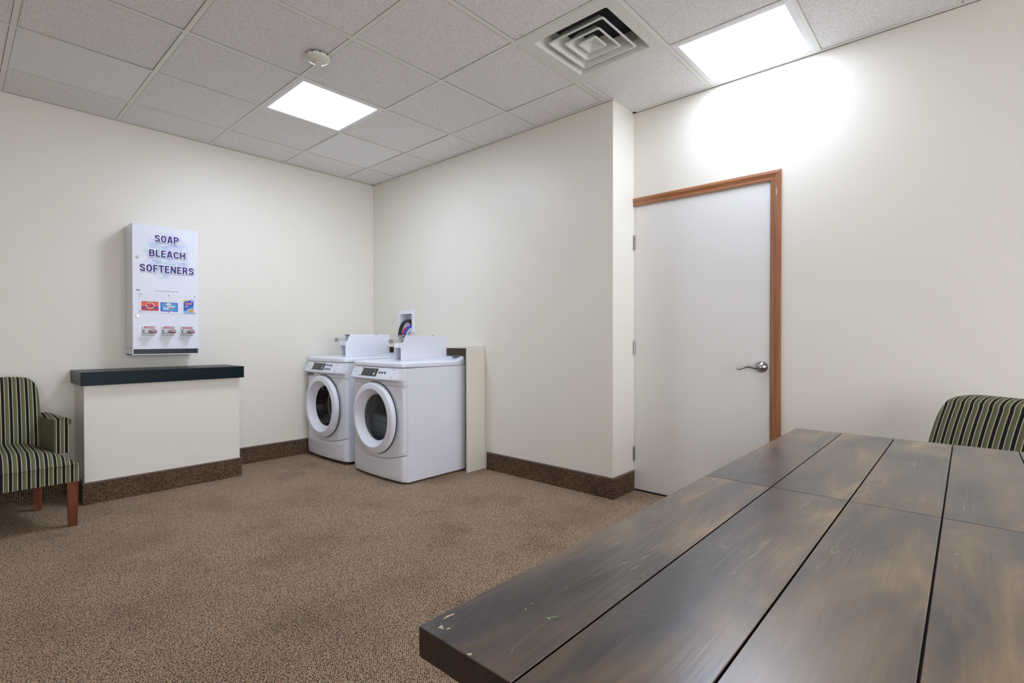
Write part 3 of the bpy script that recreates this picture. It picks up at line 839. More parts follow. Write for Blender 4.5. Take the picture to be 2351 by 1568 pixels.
# ------------------------------------------------------------------ washing machine and dryer
HW = .355
def bulge(y):
    t = y / HW; d = HW - abs(y); f = .024 * (1 - t * t)
    if d < .04: f -= .032 * (1 - math.sqrt(max(0, 1 - (1 - d / .04) ** 2)))
    return f
def kick_z(y): return .163 + .055 * (abs(y) / HW) ** 2
RC, RZ = .010, .476     # door centre
def make_machine(name, label, cat, loc, raise_, washer):
    r = thing(name, label, cat, loc, PI)
    e = raise_
    zt, zb = .872 + e, .735 + e
    # cabinet: sides, back, bottom
    m = MB(); x0, x1 = -.617, -.026
    def crect(x, q): return [(x, -HW + q, .014 + e + q), (x, HW - q, .014 + e + q), (x, HW - q, zt - q), (x, -HW + q, zt - q)]
    m.loft([crect(x0, .003), crect(x0 + .003, 0), crect(x1 - .001, 0), crect(x1, .001), crect(x1, .012)], cap0=True)
    # embossed outlines on the visible side
    if not washer:
        for cx_, cz_, rr in ((-.245, .125, .042), (-.46, .145, .042)):
            n = 40
            m.loft([[(cx_ + q * math.cos(2 * PI * k / n), HW + h, cz_ + q * math.sin(2 * PI * k / n)) for k in range(n)] for q, h in ((rr + .003, -.0002), (rr + .0008, .0011), (rr - .0014, -.0002))])
        m.tube([(-.12, HW - .001, .215), (-.30, HW - .001, .235), (-.50, HW - .001, .245)], .0022, 6)
    m.build('cabinet', M['enamel'], r, 40)
    for sx in (-.08, -.56):
        for sy in (-.30, .30):
            m = MB(); m.lathe([(.022, 0), (.022, .006), (.010, .010), (.010, .016 + e)], (sx, sy, 0), 'Z', 18, 0, True, True); m.build('foot', M['black'], r, 40)
    # front panel with the round door opening (from kick seam up to the seam under the fascia)
    m = MB(); n = 96; ri = .235
    def outer(t):
        c, s_ = math.cos(t), math.sin(t)
        best = 1e9
        k = HW / max(1e-6, abs(c)); best = min(best, k)
        if s_ > 1e-6: best = min(best, (zb - RZ - e) / s_)
        y, z = best * c, best * s_
        if s_ < 0:
            for _ in range(30):     # meet the curved kick seam
                lim = (kick_z(min(HW, max(-HW, best * c))) + .004 - RZ) / s_
                best = min(HW / max(1e-6, abs(c)), lim)
        return best
    angs = [2 * PI * k / n for k in range(n)]
    for yc in (HW, -HW):
        for zc in (zb - RZ - e, kick_z(HW) + .004 - RZ): angs.append(math.atan2(zc, yc) % (2 * PI))
    angs = sorted(angs); rings = []
    for q in (0, .12, .25, .4, .55, .7, .85, 1):
        ring = []
        for t in angs:
            R = ri + (outer(t) - ri) * q
            y, z = R * math.cos(t), RZ + e + R * math.sin(t)
            ring.append((bulge(y), y, z))
        rings.append(ring)
    rings.append([(-.03, p[1], p[2]) for p in rings[-1]])
    m.loft(rings); m.build('front_panel', M['enamel'], r, 35)
    # kick panel
    m = MB(); nu = 48
    def kp(u, v):
        y = -HW + 2 * HW * u
        zlo, zhi = .018 + e, kick_z(y) - e * 0 + e
        return (bulge(y) + .0015 - (.006 if v in (0, 1) else 0), y, zlo + (zhi - zlo) * (0 if v == 0 else 1 if v == 1 else .02 + .96 * v))
    m.grid(kp, nu, 8)
    m.build('kick_panel', M['enamel'], r, 40)
    m = MB(); m.grid(lambda u, v: (bulge(-HW + 2 * HW * u) - .012, -HW + .004 + 2 * (HW - .004) * u, .012 + e + v * (zt - .02 - .012)), 40, 6); m.build('front_gap', M['groove'], r) if False else None
    # lid: rounded slab with raised rear edge
    m = MB(); nseg = 30
    def lid_out(inset, z, zrear=None):
        pts = []
        for k in range(nseg + 1):
            y = -HW + 2 * HW * k / nseg
            pts.append((bulge(y) + .004 - inset, y * (1 - inset / HW), z))
        zr = z if zrear is None else zrear
        pts += [(-.30, HW - inset, z), (-.50, HW - inset, z), (-.575, HW - inset, (z + zr) / 2), (-.602, HW - inset, zr), (-.618 + inset, HW - inset - .012, zr),
                (-.618 + inset, -HW + inset + .012, zr), (-.602, -HW + inset, zr), (-.575, -HW + inset, (z + zr) / 2), (-.50, -HW + inset, z), (-.30, -HW + inset, z)]
        return pts
    b0 = .874 + e
    m.loft([lid_out(.006, b0), lid_out(0, b0 + .006), lid_out(0, b0 + .026, b0 + .045), lid_out(.004, b0 + .035, b0 + .062), lid_out(.013, b0 + .041, b0 + .071), lid_out(.03, b0 + .042, b0 + .074), lid_out(.08, b0 + .042, b0 + .072)], cap0=True, cap1=True)
    m.build('lid', M['enamel'], r, 40)
    # control fascia: slopes out to a lip, then undercuts back to the seam
    m = MB(); ns = 44
    SEC = [(-.03, .872), (-.002, .872), (.000, .868), (.040, .790), (.042, .785), (.040, .780), (.033, .776), (.008, .766), (.001, .758), (-.001, .737), (-.03, .737)]
    rows = []
    for k in range(ns + 1):
        y = -HW + 2 * HW * k / ns
        g = min(1.0, max(0.0, (HW - abs(y)) / .085)); g = g * g * (3 - 2 * g)
        if y < 0: g = 1.0 - (1 - min(1, (HW - abs(y)) / .02)) * .25
        rows.append([(bulge(y) + (x if x < 0 else x * g), y, z + e) for x, z in SEC])
    m.loft(rows, 0, False); m.build('control_fascia', M['plastic'], r, 30)
    # fascia face frame: place(u along width, v down the slope 0..1, lift)
    def F(y, v, lift=.0006):
        xa, za, xb, zb_ = .000, .868, .040, .790
        nx, nz = (za - zb_), (xb - xa); L = math.hypot(nx, nz)
        return Vector((bulge(y) + xa + (xb - xa) * v + lift * nx / L, y, za + (zb_ - za) * v + lift * nz / L + e))
    def patch(mb, y0, y1, v0, v1, lift=.0006, mi=0, n=6):
        mb.grid(lambda u, w: F(y0 + (y1 - y0) * u, v0 + (v1 - v0) * w, lift), n, 1, mi)
    m = MB(); patch(m, -.335, -.163, .06, .93, .001); m.build('badge_plate', M['panelw'], r)
    m = MB(); patch(m, -.160, .262, .05, .95, .001, 0, 12); m.build('display_plate', M['panelw'], r)
    m = MB(); patch(m, -.152, .065, .10, .86, .0018, 0, 8)
    scr = m.build('display', M['screen'], r)
    m = MB()
    if washer: m.text('35', .02, lambda u, v: F(.028 + u, .56 - v / .085, .0022), 0, .0004, 0, .020, .022)
    else: m.text('60', .02, lambda u, v: F(.028 + u, .60 - v / .085, .0022), 0, .0004, 0, .020, .022)
    m.grid(lambda u, w: F(.018 + .012 * u, .26 + .05 * w, .0022), 1, 1)
    m.build('readout', M['led'], scr, fix=False)
    m = MB(); m.text('Maytag', .02, lambda u, v: F(-.255 + u, .52 - v / .085, .0016), 0, 0, .15, .052, .016)
    m.grid(lambda u, w: F(-.305 + .085 * u, .17 + .018 * w, .0016), 1, 1)
    m.build('brand_lettering', M['ledgrey'], r, fix=False)
    def disc(mb, y, v, rr, lift=.003, mi=0, n=16):
        top = [F(y + rr * math.cos(2 * PI * k / n), v + rr / .085 * math.sin(2 * PI * k / n), lift) for k in range(n)]
        bot = [F(y + rr * math.cos(2 * PI * k / n), v + rr / .085 * math.sin(2 * PI * k / n), .0008) for k in range(n)]
        mb.loft([bot, top], mi, True, False, True)
    for v in ((.28, .70) if washer else (.45,)):
        for k in range(3):
            m = MB(); disc(m, .093 + .034 * k - (.0 if v < .5 else .004), v, .0095); m.build('button', M['black'], r, 40)
    for y, v in ((-.322, .17), (-.175, .14), (-.322, .82), (-.176, .86), (-.149, .04), (-.155, .90), (.25, .14), (.25, .86)):
        m = MB(); disc(m, y, v, .0042, .002); m.build('screw', M['groove'], r, 40)
    if washer:   # detergent drawer pull under the fascia
        m = MB(); m.grid(lambda u, w: (bulge(-.325 + .145 * u) + .002 + .012 * w, -.325 + .145 * u, .748 + .030 * w + e), 8, 1); m.box(bulge(-.25) - .01, bulge(-.25) + .003, -.33, -.175, .738 + e, .742 + e, mi=0)
        m.build('drawer_pull', M['grey'], r, 40)
    # round door
    bx = .023
    m = MB()
    m.lathe([(.262, bx - .002), (.276, bx + .002), (.278, bx + .006), (.278, bx + .026), (.276, bx + .032), (.271, bx + .037), (.264, bx + .0405), (.258, bx + .042), (.230, bx + .047), (.226, bx + .0465), (.2235, bx + .044), (.2225, bx + .039), (.188, bx - .004), (.185, bx - .010), (.180, bx - .016)], (0, RC, RZ + e), 'X', 96)
    dr = m.build('door', M['plastic'], r, 40)
    m = MB(); m.lathe([(.272, bx - .004), (.283, bx - .0005), (.283, bx + .002), (.270, bx + .004)], (0, RC, RZ + e), 'X', 80); m.build('door_gasket', M['gasket'], dr, 50)
    m = MB()
    if washer: m.lathe([(.188, bx - .012), (.178, bx - .020), (.165, bx - .045), (.14, bx - .075), (.10, bx - .095), (.05, bx - .104), (.001, bx - .106)], (0, RC, RZ + e), 'X', 64)
    else: m.lathe([(.188, bx - .012), (.10, bx - .0125), (.001, bx - .0125)], (0, RC, RZ + e), 'X', 64)
    m.build('door_glass', M['glass'], dr, 60)
    # drum seen through the glass
    m = MB()
    dk = 0
    m.lathe([(.235, bx - .02), (.235, bx - .10), (.21, bx - .11), (.21, bx - .13), (.29, bx - .14), (.29, -.50), (.001, -.50)], (0, RC, RZ + e), 'X', 64)
    m.build('drum', M['drumdark'] if washer else M['drum'], r, 35, fix=False)
    if washer:
        m = MB(); m.lathe([(.150, bx - .125), (.156, bx - .120), (.162, bx - .125)], (0, RC, RZ + e), 'X', 64); m.build('drum_rim', M['nickel'], r, 40)
    if not washer:
        m = MB(); m.prism([(-.20, .004), (-.03, -.004), (.20, -.012), (.205, -.03), (.17, -.21), (-.17, -.21)], 'X', -.135, -.075, 0, .006); m.prism([(-.15, -.05), (.15, -.06), (.14, -.17), (-.14, -.17)], 'X', -.078, -.066, 0, .004)
        o = m.build('drum_baffle', M['baffle'], r, 40); o.location = (0, 0, RZ - .004)
        m = MB(); m.lathe([(.005, bx - .01), (.004, bx - .006)], (0, -.130, RZ + .002), 'X', 12, 0, False, True); m.lathe([(.005, bx - .01), (.004, bx - .006)], (0, -.105, RZ - .018), 'X', 12, 0, False, True); m.build('glass_screw', M['chrome'], dr, 40)
        for z in (.062, -.062):
            m = MB(); t = math.asin(z / .279); m.box(bx + .010, bx + .022, .279 * math.cos(t) - .012, .279 * math.cos(t) + .002, RZ + z - .018, RZ + z + .018, .001); m.build('hinge_cover', M['black'], dr)
        m = MB(); m.box(bx + .004, bx + .05, -.2085, -.176, RZ - .055, RZ + .065, .004); m.build('door_handle_pad', M['plastic'], dr, 40) if False else None
    else:
        m = MB(); m.lathe([(.150, bx - .012), (.146, bx - .075), (.150, bx - .075)], (0, RC, RZ + e), 'X', 64); m.build('bowl_ring', M['drum'], dr, 40) if False else None
    # coin meter box on the lid
    zl = b0 + .042
    X0, Y0, Y1 = -.560, .090, .182
    xf, xm, z1, z2 = -.093, -.093, zl + .110, zl + .204
    xt = -.140
    m = MB(); th = .0025
    side = [(X0, zl), (xf, zl), (xm, z1), (xt, z2), (X0, z2)]
    m.prism(side, 'Y', Y1 - th, Y1); m.prism(side, 'Y', Y0, Y0 + th)
    m.box(X0 + .0003, X0 + th, Y0 + th, Y1 - th, zl, z2 - th); m.box(X0 + .0003, xt, Y0 + th, Y1 - th, z2 - th, z2 - .0002)
    m.prism([(xf - .004, z1 - .003), (xf, z1), (xt + .004, z2 - .025), (xt, z2 - .028)], 'Y', Y0 + th, Y1 - th) if False else None
    m.box(xf - .012, xf - .0005, Y0 + th, Y1 - th, zl, zl + .008)
    # ledge between the lower pocket and the sloped slide face
    m.prism([(xf - .095, z1 - .0045), (xf - .0005, z1 - .0045), (xf - .0005, z1 - .001), (xf - .019, z1 + .037), (xf - .023, z1 + .036), (xf - .006, z1 + .0005), (xf - .095, z1 + .0005)], 'Y', Y0 + th, Y1 - th)
    m.box(xf - .10, xf - .096, Y0 + th, Y1 - th, zl, z2 - .004)
    cb = m.build('coin_box', M['enamel'], r)
    zs = zl + .158
    m = MB(); Mx = Matrix.Translation((xf - .02, (Y0 + Y1) / 2 + .01, zs)) @ Matrix.Rotation(.03, 4, 'Y')
    m.box(-.04, .085, -.004, .004, -.013, .013, .001, M=Mx); m.box(.074, .100, -.010, .010, -.014, .016, .002, mi=2, M=Mx)
    m.box(.100, .103, -.006, .006, -.006, .008, mi=1, M=Mx); m.box(-.05, -.036, -.032, .022, -.03, .032, .002, M=Mx)
    m.build('coin_slide', [M['nickelp'], M['chrome'], M['knob']], cb, 40)
    m = MB(); m.lathe([(.011, -.012), (.011, .012), (.008, .014)], (xf - .055, Y1 - th - .010, zl + .055), 'X', 20, 0, True, True); m.lathe([(.006, .014), (.005, .016)], (xf - .055, Y1 - th - .010, zl + .055), 'X', 12, 1, False, True)
    m.build('coin_lock', [M['chrome'], M['black']], cb, 40)
    m = MB(); m.lathe([(.008, 0), (.008, .003), (.005, .004)], (X0 + .115, (Y0 + Y1) / 2, z2), 'Z', 16, 0, False, True); m.build('top_lock', M['black'], cb, 40)
    return r
make_machine('clothes_dryer', 'white front loading dryer with side hinge covers, nearer the door', 'dryer', (-.752, -1.222, 0), 0.0, False)
make_machine('washing_machine', 'white front loading washer with six buttons, in the room corner', 'washing machine', (-.735, -.368, 0), .012, True)

# ------------------------------------------------------------------ soap dispenser on the wall
r = thing('vending_machine', 'white wall mounted soap, bleach and softener dispenser above the teal ledge', 'vending machine', (-2.13, 0, .978))
W_, D_, HT = .424, .21, .957
m = MB(); fr = -D_
m.box(0, W_, -D_ + .0025, -.0005, .045, HT, .003, 1)
m.box(0, .004, -D_, -.0005, 0, .05); m.box(W_ - .004, W_, -D_, -.0005, 0, .05); m.box(0, W_, -D_, -.0005, 0, .004); m.box(.004, W_ - .004, -.05, -.045, .004, .045, mi=1)
m.box(0, W_, -D_ - .002, -D_ + .002, 0, .005)
m.build('housing', [M['enamel'], M['tray']], r, 30)
m = MB(); m.box(.001, W_ - .001, -D_ - .001, -D_ + .0025, .041, HT - .001, .0008, 1); m.build('front_panel', M['swirl'], r, 30)
m = MB(); m.quad((.004, -D_ + .012, .005), (W_ - .004, -D_ + .012, .005), (W_ - .004, -.046, .03), (.004, -.046, .03)); m.box(.352, .356, -D_ + .02, -.06, .012, .042)
m.quad((.006, -D_ + .03, .006), (W_ - .006, -D_ + .03, .006), (W_ - .006, -D_ + .03, .044), (.006, -D_ + .03, .044))
m.build('tray', M['tray'], r)
yf = -D_ - .001
def PL(a, b, lift): return lambda u, v: (a + u, yf - lift, b + v)
for a, b in ((.032, .713), (.030, .283)):
    m = MB(); m.lathe([(.0105, 0), (.0105, -.003), (.0085, -.005), (.005, -.005)], (a, yf, b), 'Y', 24, 0, False, True); m.box(a - .001, a + .001, yf - .0056, yf - .005, b - .004, b + .004, mi=1)
    m.build('lock', [M['chrome'], M['groove']], r, 40)
for body, a, b, w_, h_ in (('SOAP', .2135, .862, .152, .052), ('BLEACH', .2175, .751, .231, .051), ('SOFTENERS', .217, .6375, .346, .054)):
    m = MB()
    def PB(da, db): return lambda u, v, l: (a + da + u, yf - l, b + db + v)
    block_text(m, body, PB(.0022, -.0028), w_, h_, .105, 2, .0002)
    block_text(m, body, PB(0, 0), w_, h_, .09, 1, .0012)
    block_text(m, body, PB(0, 0), w_, h_, 0, 0, .0022)
    m.build('headline_lettering', [M['indigo'], M['white'], M['inkshadow']], r, fix=False)
m = MB(); m.text('COIN SLIDE LOCKS OUT WHEN COLUMN IS EMPTY', .02, PL(.214, .473, .0006), 0, .0003, 0, .158, .0052)
m.build('notice_lettering', M['indigo'], r, fix=False)
m = MB(); m.text('VEND', .02, PL(.0335, .472, .0006), 0, .0008, .1, .024, .010)
m.build('maker_lettering', M['indigo'], r, fix=False)
# product window with screws and three cards
m = MB()
m.box(.038, .4075, yf - .0015, yf, .306, .455, .0005, 1)
win = m.build('product_window', M['panelw'], r)
for a, b in ((.050, .442), (.2235, .443), (.398, .443), (.049, .315), (.2235, .3155), (.397, .315)):
    m = MB(); m.lathe([(.0034, -.0015), (.0030, -.0035)], (a, yf, b), 'Y', 12, 0, False, True); m.build('window_screw', M['groove'], win, 40)
def rect(mb, a0, a1, b0, b1, lift, mi): mb.quad((a0, yf - lift, b0), (a1, yf - lift, b0), (a1, yf - lift, b1), (a0, yf - lift, b1), mi)
def ell(mb, a, b, ra, rb, lift, mi, n=40, t0=0, t1=2 * PI, clip=None):
    pts = []
    for k in range(n):
        t = t0 + (t1 - t0) * k / n; x, z = a + ra * math.cos(t), b + rb * math.sin(t)
        if clip: x = min(max(x, clip[0]), clip[1]); z = min(max(z, clip[2]), clip[3])
        pts.append((x, yf - lift, z))
    mb.poly(pts, mi)
# orange card
m = MB(); a0, a1, b0, b1 = .053, .159, .324, .391; L = .0018
rect(m, a0, a1, b0, b1, L, 0); rect(m, a0, a1, b0, b0 + .014, L + .0002, 1); rect(m, a0, a1, b1 - .006, b1, L + .0002, 1); rect(m, a0, a1, .340, .354, L + .0003, 2)
ell(m, .1065, .3615, .026, .0245, L + .0005, 3); ell(m, .1065, .3615, .0215, .0205, L + .0007, 0); ell(m, .1065, .3615, .026, .0245, L + .0004, 4)
m.text('Tide', .05, PL(.1065, .3615, L + .0009), 5, .0012, .12, .046, .024); rect(m, .142, .149, .344, .349, L + .0006, 5)
m.build('orange_product_card', [M['orange'], M['dkorange'], M['purple'], M['cream'], M['yellow'], M['indigo']], win, fix=False)
# blue softener card
m = MB(); a0, a1, b0, b1 = .171, .282, .322, .389
rect(m, a0, a1, b0, b1, L, 0); rect(m, a0, a1, b0, b0 + .006, L + .0002, 1); rect(m, a0, a0 + .006, b0 + .006, b1 - .005, L + .0002, 1); rect(m, a1 - .006, a1, b0 + .006, b1 - .005, L + .0002, 1); rect(m, a0, a1, b1 - .005, b1, L + .0002, 1)
ell(m, .224, .376, .017, .010, L + .0003, 3)
m.poly([(a, yf - L - .0005, b) for a, b in ((.192, .335), (.225, .338), (.258, .344), (.263, .366), (.24, .362), (.21, .357), (.190, .356))], 2)
m.text('Snuggle', .05, PL(.227, .349, L + .0008), 4, .0010, .12, .066, .021); rect(m, .228, .25, .3275, .3300, L + .0006, 2)
m.build('blue_product_card', [M['skyblue'], M['royal'], M['white'], M['cream'], M['navy']], win, fix=False)
# bleach packet card
m = MB(); a0, a1, b0, b1 = .321, .389, .310, .415
rect(m, a0, a1, b0, b1, L, 0); m.poly([(a, yf - L - .0002, b) for a, b in ((a0, b0 + .02), (a0 + .03, b0 + .035), (a1, b0 + .065), (a1, b1), (a0 + .05, b1), (a0, b1 - .02))], 1)
m.poly([(a, yf - L - .0003, b) for a, b in ((a0, b1 - .018), (a0 + .018, b1 - .008), (a0 + .045, b1), (a0, b1))], 3)
ell(m, .378, .332, .036, .020, L + .0004, 5, clip=(a0, a1, b0, b1)); ell(m, .378, .331, .028, .014, L + .0006, 4, clip=(a0, a1, b0, b1))
m.poly([(a, yf - L - .0004, b) for a, b in ((.328, .389), (.332, .379), (.352, .376), (.380, .383), (.381, .391), (.36, .396), (.34, .397))], 6)
m.text('CLOROX', .03, PL(.355, .3865, L + .0007), 2, .0004, 0, .046, .0095)
m.poly([(a, yf - L - .0006, b) for a, b in ((.331, .3655), (.352, .3695), (.352, .3725), (.331, .369))], 2); m.poly([(a, yf - L - .0006, b) for a, b in ((.331, .356), (.356, .362), (.356, .364), (.331, .3585))], 2)
ell(m, .378, .406, .006, .005, L + .0005, 2); rect(m, a0 + .002, a0 + .03, b0 + .004, b0 + .018, L + .0003, 5)
m.build('bleach_product_card', [M['skyblue'], M['royal'], M['white'], M['yellow'], M['gold'], M['ltblue'], M['redlabel']], win, fix=False)
# raised coin slide panel + three coin slides
m = MB(); m.box(.034, .391, yf - .0008, yf, .125, .217, .0004, 1); m.build('slide_panel', M['enamel'], r)
for a in (.0965, .2185, .3415):
    m = MB(); w2 = .0405
    m.box(a - w2, a + w2, yf - .007, yf, .141, .209, .003)
    sl = m.build('coin_mechanism', M['steel'], r, 40)
    m = MB(); m.quad((a - .026, yf - .0075, .193), (a + .030, yf - .0075, .193), (a + .030, yf - .0075, .208), (a - .026, yf - .0075, .208), 0)
    for k in range(5): ell(m, a - .014 + .0095 * k, .2005, .0027, .0048, .0080, 1, 14)
    for k in range(4): m.poly([(x, yf - .0077, z) for x, z in ((a - .018 + .0095 * k, .190), (a - .009 + .0095 * k, .190), (a - .0135 + .0095 * k, .184))], 1)
    m.build('price_label', [M['redlabel'], M['white']], sl, fix=False)
    m = MB(); m.box(a - .034, a - .008, yf - .040, yf - .006, .157, .186, .002); m.box(a - .03, a + .036, yf - .036, yf - .006, .158, .166, .002)
    m.prism([(a - .012, yf - .006), (a + .034, yf - .006), (a + .036, yf - .062), (a + .004, yf - .062)], 'Z', .166, .171, 0, .0008)
    m.build('push_slide', M['steel'], sl, 40)
    m = MB(); m.box(a + .000, a + .036, yf - .066, yf - .061, .160, .183, .0015)
    for k in range(4): ell(m, a + .006 + .008 * k, .1745, .0026, .0042, .0668, 1, 14)
    for v in m.bm.verts: pass
    m.build('slide_handle', [M['maroon'], M['white']], sl, 40, fix=False)

# ------------------------------------------------------------------ striped lounge chairs
def make_chair(label, loc, rz):
    """local frame: faces -Y, origin on the floor under the seat"""
    r = thing('striped_armchair', label, 'chair', loc, rz, 'green and black striped armchairs')
    fab = [M['stripe_x'], M['stripe_y'], M['gasket']]
    def assign(o):
        me = o.data
        for p in me.polygons:
            if p.material_index < 2 and abs(p.normal.x) > .72: p.material_index = 1
    def hw(y):   # seat half width: wider at the front
        t = (y + .36) / .56
        return .362 + (.262 - .362) * max(0, min(1, t))
    # seat: apron + domed cushion in one loft over depth
    m = MB()
    def seat_pt(u, v):
        # u around the cross-section (left bottom -> over the top -> right bottom), v along depth
        y = -.36 + .58 * v
        w_ = hw(y)
        edge = min(1, v / .20); rd = math.sqrt(max(0, 1 - (1 - edge) ** 2))
        top = .365 + (.088 * rd)
        if u < .2: return (-w_, y, .262 + (.365 - .262) * u / .2)
        if u > .8: return (w_, y, .262 + (.365 - .262) * (1 - u) / .2)
        q = (u - .2) / .6 * 2 - 1
        dome = max(0.0, 1 - min(1.0, abs(q)) ** 3.2) ** .75
        return (q * w_ * (1 if abs(q) < .985 else 1), y, .365 + (top - .365) * dome)
    m.grid(seat_pt, 60, 26)
    front = [seat_pt(k / 60, 0) for k in range(61)]
    m.poly(front[::-1]); m.poly([seat_pt(k / 60, 1) for k in range(61)])
    m.quad((-.362, -.36, .262), (.362, -.36, .262), (.262, .22, .262), (-.262, .22, .262), 2)
    o = m.build('seat', fab, r, 50); assign(o)
    # welting line round the seat
    m = MB()
    pth = [(-.270, .18, .364), (-.364, -.35, .364), (-.355, -.3635, .364), (0, -.365, .364), (.355, -.3635, .364), (.364, -.35, .364), (.270, .18, .364)]
    out = []
    for a, b in zip(pth[:-1], pth[1:]):
        for k in range(12): out.append(tuple(a[i] + (b[i] - a[i]) * k / 12 for i in range(3)))
    out.append(pth[-1]); m.tube(out, .0048, 8); o = m.build('welt', fab, r, 60); assign(o)
    # back: leaning slab with rounded top corners, rolled top
    m = MB(); zb0, zt0 = .36, .852
    def bw(z):
        w_ = .250
        d = zt0 - z
        if d < .10: w_ -= .055 * (1 - math.sqrt(max(0, 1 - (1 - d / .10) ** 2)))
        return w_ - .012 * max(0, (z - .55)) / .3
    prof = []   # (y, z) closed section from front-bottom up over the top and down the rear
    nf = 16
    for k in range(nf + 1):
        t = k / nf; z = zb0 + (zt0 - .05 - zb0) * t
        prof.append((.150 + .115 * t ** 1.9, z))
    for k in range(1, 9):
        t = PI * k / 9; prof.append((.265 + .066 - .066 * math.cos(t), zt0 - .05 + .05 * math.sin(t)))
    for k in range(nf + 1):
        t = 1 - k / nf; z = zb0 + (zt0 - .05 - zb0) * t
        prof.append((.295 + .102 * t, z))
    nx = 40
    rows = []
    for y, z in prof:
        w_ = bw(z); row = []
        for k in range(nx + 1):
            q = -1 + 2 * k / nx
            crown = .018 * (1 - abs(q) ** 2.5)
            yy = y - crown * max(0, min(1, (.397 - y) / .13))
            edge = 0
            row.append((q * w_, yy, z - .010 * (abs(q) ** 6)))
        rows.append(row)
    m.loft(rows, 0, False)
    for side in (0, -1):
        m.poly([rw[side] for rw in rows])
    o = m.build('back', fab, r, 50); assign(o)
    # arms: thin padded walls flaring outwards, top rolled out
    for s in (-1, 1):
        m = MB(); rows = []
        sec = [(-.030, .40), (-.031, .50), (-.030, .58), (-.026, .600), (-.012, .611), (.012, .614), (.032, .610), (.043, .599), (.044, .585), (.036, .575), (.030, .570), (.029, .50), (.028, .40)]
        for k in range(11):
            t = k / 10; y = .27 - .42 * t; cx = .258 + .050 * t
            rows.append([(s * (cx + x), y, z) for x, z in sec])
        m.loft(rows, 0, True); m.poly(rows[0]); m.poly(rows[-1])
        o = m.build('arm', fab, r, 40); assign(o)
        # nail-like welt on the arm front
        m = MB(); front = [(p[0], p[1] - .002, p[2]) for p in rows[-1]]
        m.tube(front, .0042, 6); o = m.build('arm_welt', fab, o, 60)
    # legs
    for s in (-1, 1):
        m = MB(); 
        m.loft([[(s * .334 + a * w_, -.33 + b * w_, z) for a, b in ((-1, -1), (1, -1), (1, 1), (-1, 1))] for z, w_ in ((.0, .0185), (.004, .0195), (.13, .0235), (.262, .0255))], 0, True, True, True)
        m.build('leg', M['leg'], r)
        m = MB()
        m.loft([[(s * .228 + a * w_, y0 + b * w_, z) for a, b in ((-1, -1), (1, -1), (1, 1), (-1, 1))] for z, w_, y0 in ((.0, .0175, .185), (.12, .020, .185), (.262, .022, .180))], 0, True, True, True)
        m.build('leg', M['leg'], r)
    return r
make_chair('green and black striped armchair against the back wall beside the low wall ledge', (-2.872, -.458, 0), 0)
make_chair('green and black striped armchair at the far end of the dark wood table', (-.375, -4.655, 0), math.radians(-124))

# ------------------------------------------------------------------ dark wood table
TX0, TX1, TY1, PW, TZ, TT = -2.653, -.892, -4.214, .1487, .760, .036
r = thing('wooden_table', 'large dark worn plank table in the right foreground', 'table', (-1.772, TY1 - 3 * PW, 0))
ox, oy = -1.772, TY1 - 3 * PW
m = MB()
for k in range(6):
    ya, yb = 3 * PW - (k + 1) * PW, 3 * PW - k * PW
    for (xa, xb) in ((TX0 - ox, -.0008), (.0008, TX1 - ox)):
        m.box(xa, xb, ya + .0013, yb - .0013, TZ - TT, TZ, .0009, 1)
m.box(TX0 - ox + .004, TX1 - ox - .004, -3 * PW + .004, 3 * PW - .004, TZ - TT + .001, TZ - .007, mi=1)
# bare-wood chips near the corner
def chip(pts, mi):
    m.poly([(x - ox, y - oy, TZ + .0004) for x, y in pts], mi)
chip([(-2.627, -4.2265), (-2.607, -4.2285), (-2.6075, -4.2262), (-2.617, -4.2235)], 2)
chip([(-2.642, -4.236), (-2.634, -4.234), (-2.632, -4.2285), (-2.635, -4.238), (-2.6385, -4.2435), (-2.640, -4.238)], 2)
chip([(-2.637, -4.2465), (-2.632, -4.248), (-2.631, -4.2455), (-2.634, -4.244)], 2)
chip([(-2.652, -4.296), (-2.647, -4.299), (-2.649, -4.302), (-2.652, -4.301)], 2)
chip([(-2.544, -4.286), (-2.540, -4.2865), (-2.540, -4.2845)], 2); chip([(-2.527, -4.2835), (-2.5245, -4.283), (-2.5255, -4.281)], 2)
chip([(-2.5395, -4.3165), (-2.538, -4.3165), (-2.532, -4.322), (-2.5265, -4.3255), (-2.5275, -4.3265), (-2.534, -4.3235), (-2.5375, -4.320), (-2.539, -4.3235), (-2.541, -4.322)], 3)
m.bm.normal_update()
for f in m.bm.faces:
    if f.material_index == 0 and abs(f.normal.z) < .5: f.material_index = 4  # upright plank faces coloured darker to stand in for shade
tt = m.build('tabletop', [M['tabletop'], M['groove'], M['pale'], M['greenmark'], M['darkwood_and_edge_shade']], r, 30)
m = MB(); a, b = .80, .37
m.box(-a, a, b - .022, b, .62, TZ - TT); m.box(-a, a, -b, -b + .022, .62, TZ - TT); m.box(-a, -a + .022, -b, b, .62, TZ - TT); m.box(a - .022, a, -b, b, .62, TZ - TT)
m.build('apron', M['darkwood_and_edge_shade'], r)
for sx in (-1, 1):
    for sy in (-1, 1):
        m = MB(); cx, cy = sx * .775, sy * .345
        m.loft([[(cx + p * w_, cy + q_ * w_, z) for p, q_ in ((-1, -1), (1, -1), (1, 1), (-1, 1))] for z, w_ in ((0, .028), (.45, .038), (TZ - TT, .040))], 0, True, True, True)
        m.build('leg', M['darkwood_and_edge_shade'], r)

# ------------------------------------------------------------------ small litter on the carpet by the machines
m = MB(); m.box(-.012, .012, -.003, .003, 0, .003, .001); o = m.build('paper_scrap', M['white']); o.location = (-.752, -.765, 0); o.rotation_euler = (0, 0, 1.25)
tag(o, 'tiny white scrap on the carpet at the washer corner', 'litter')

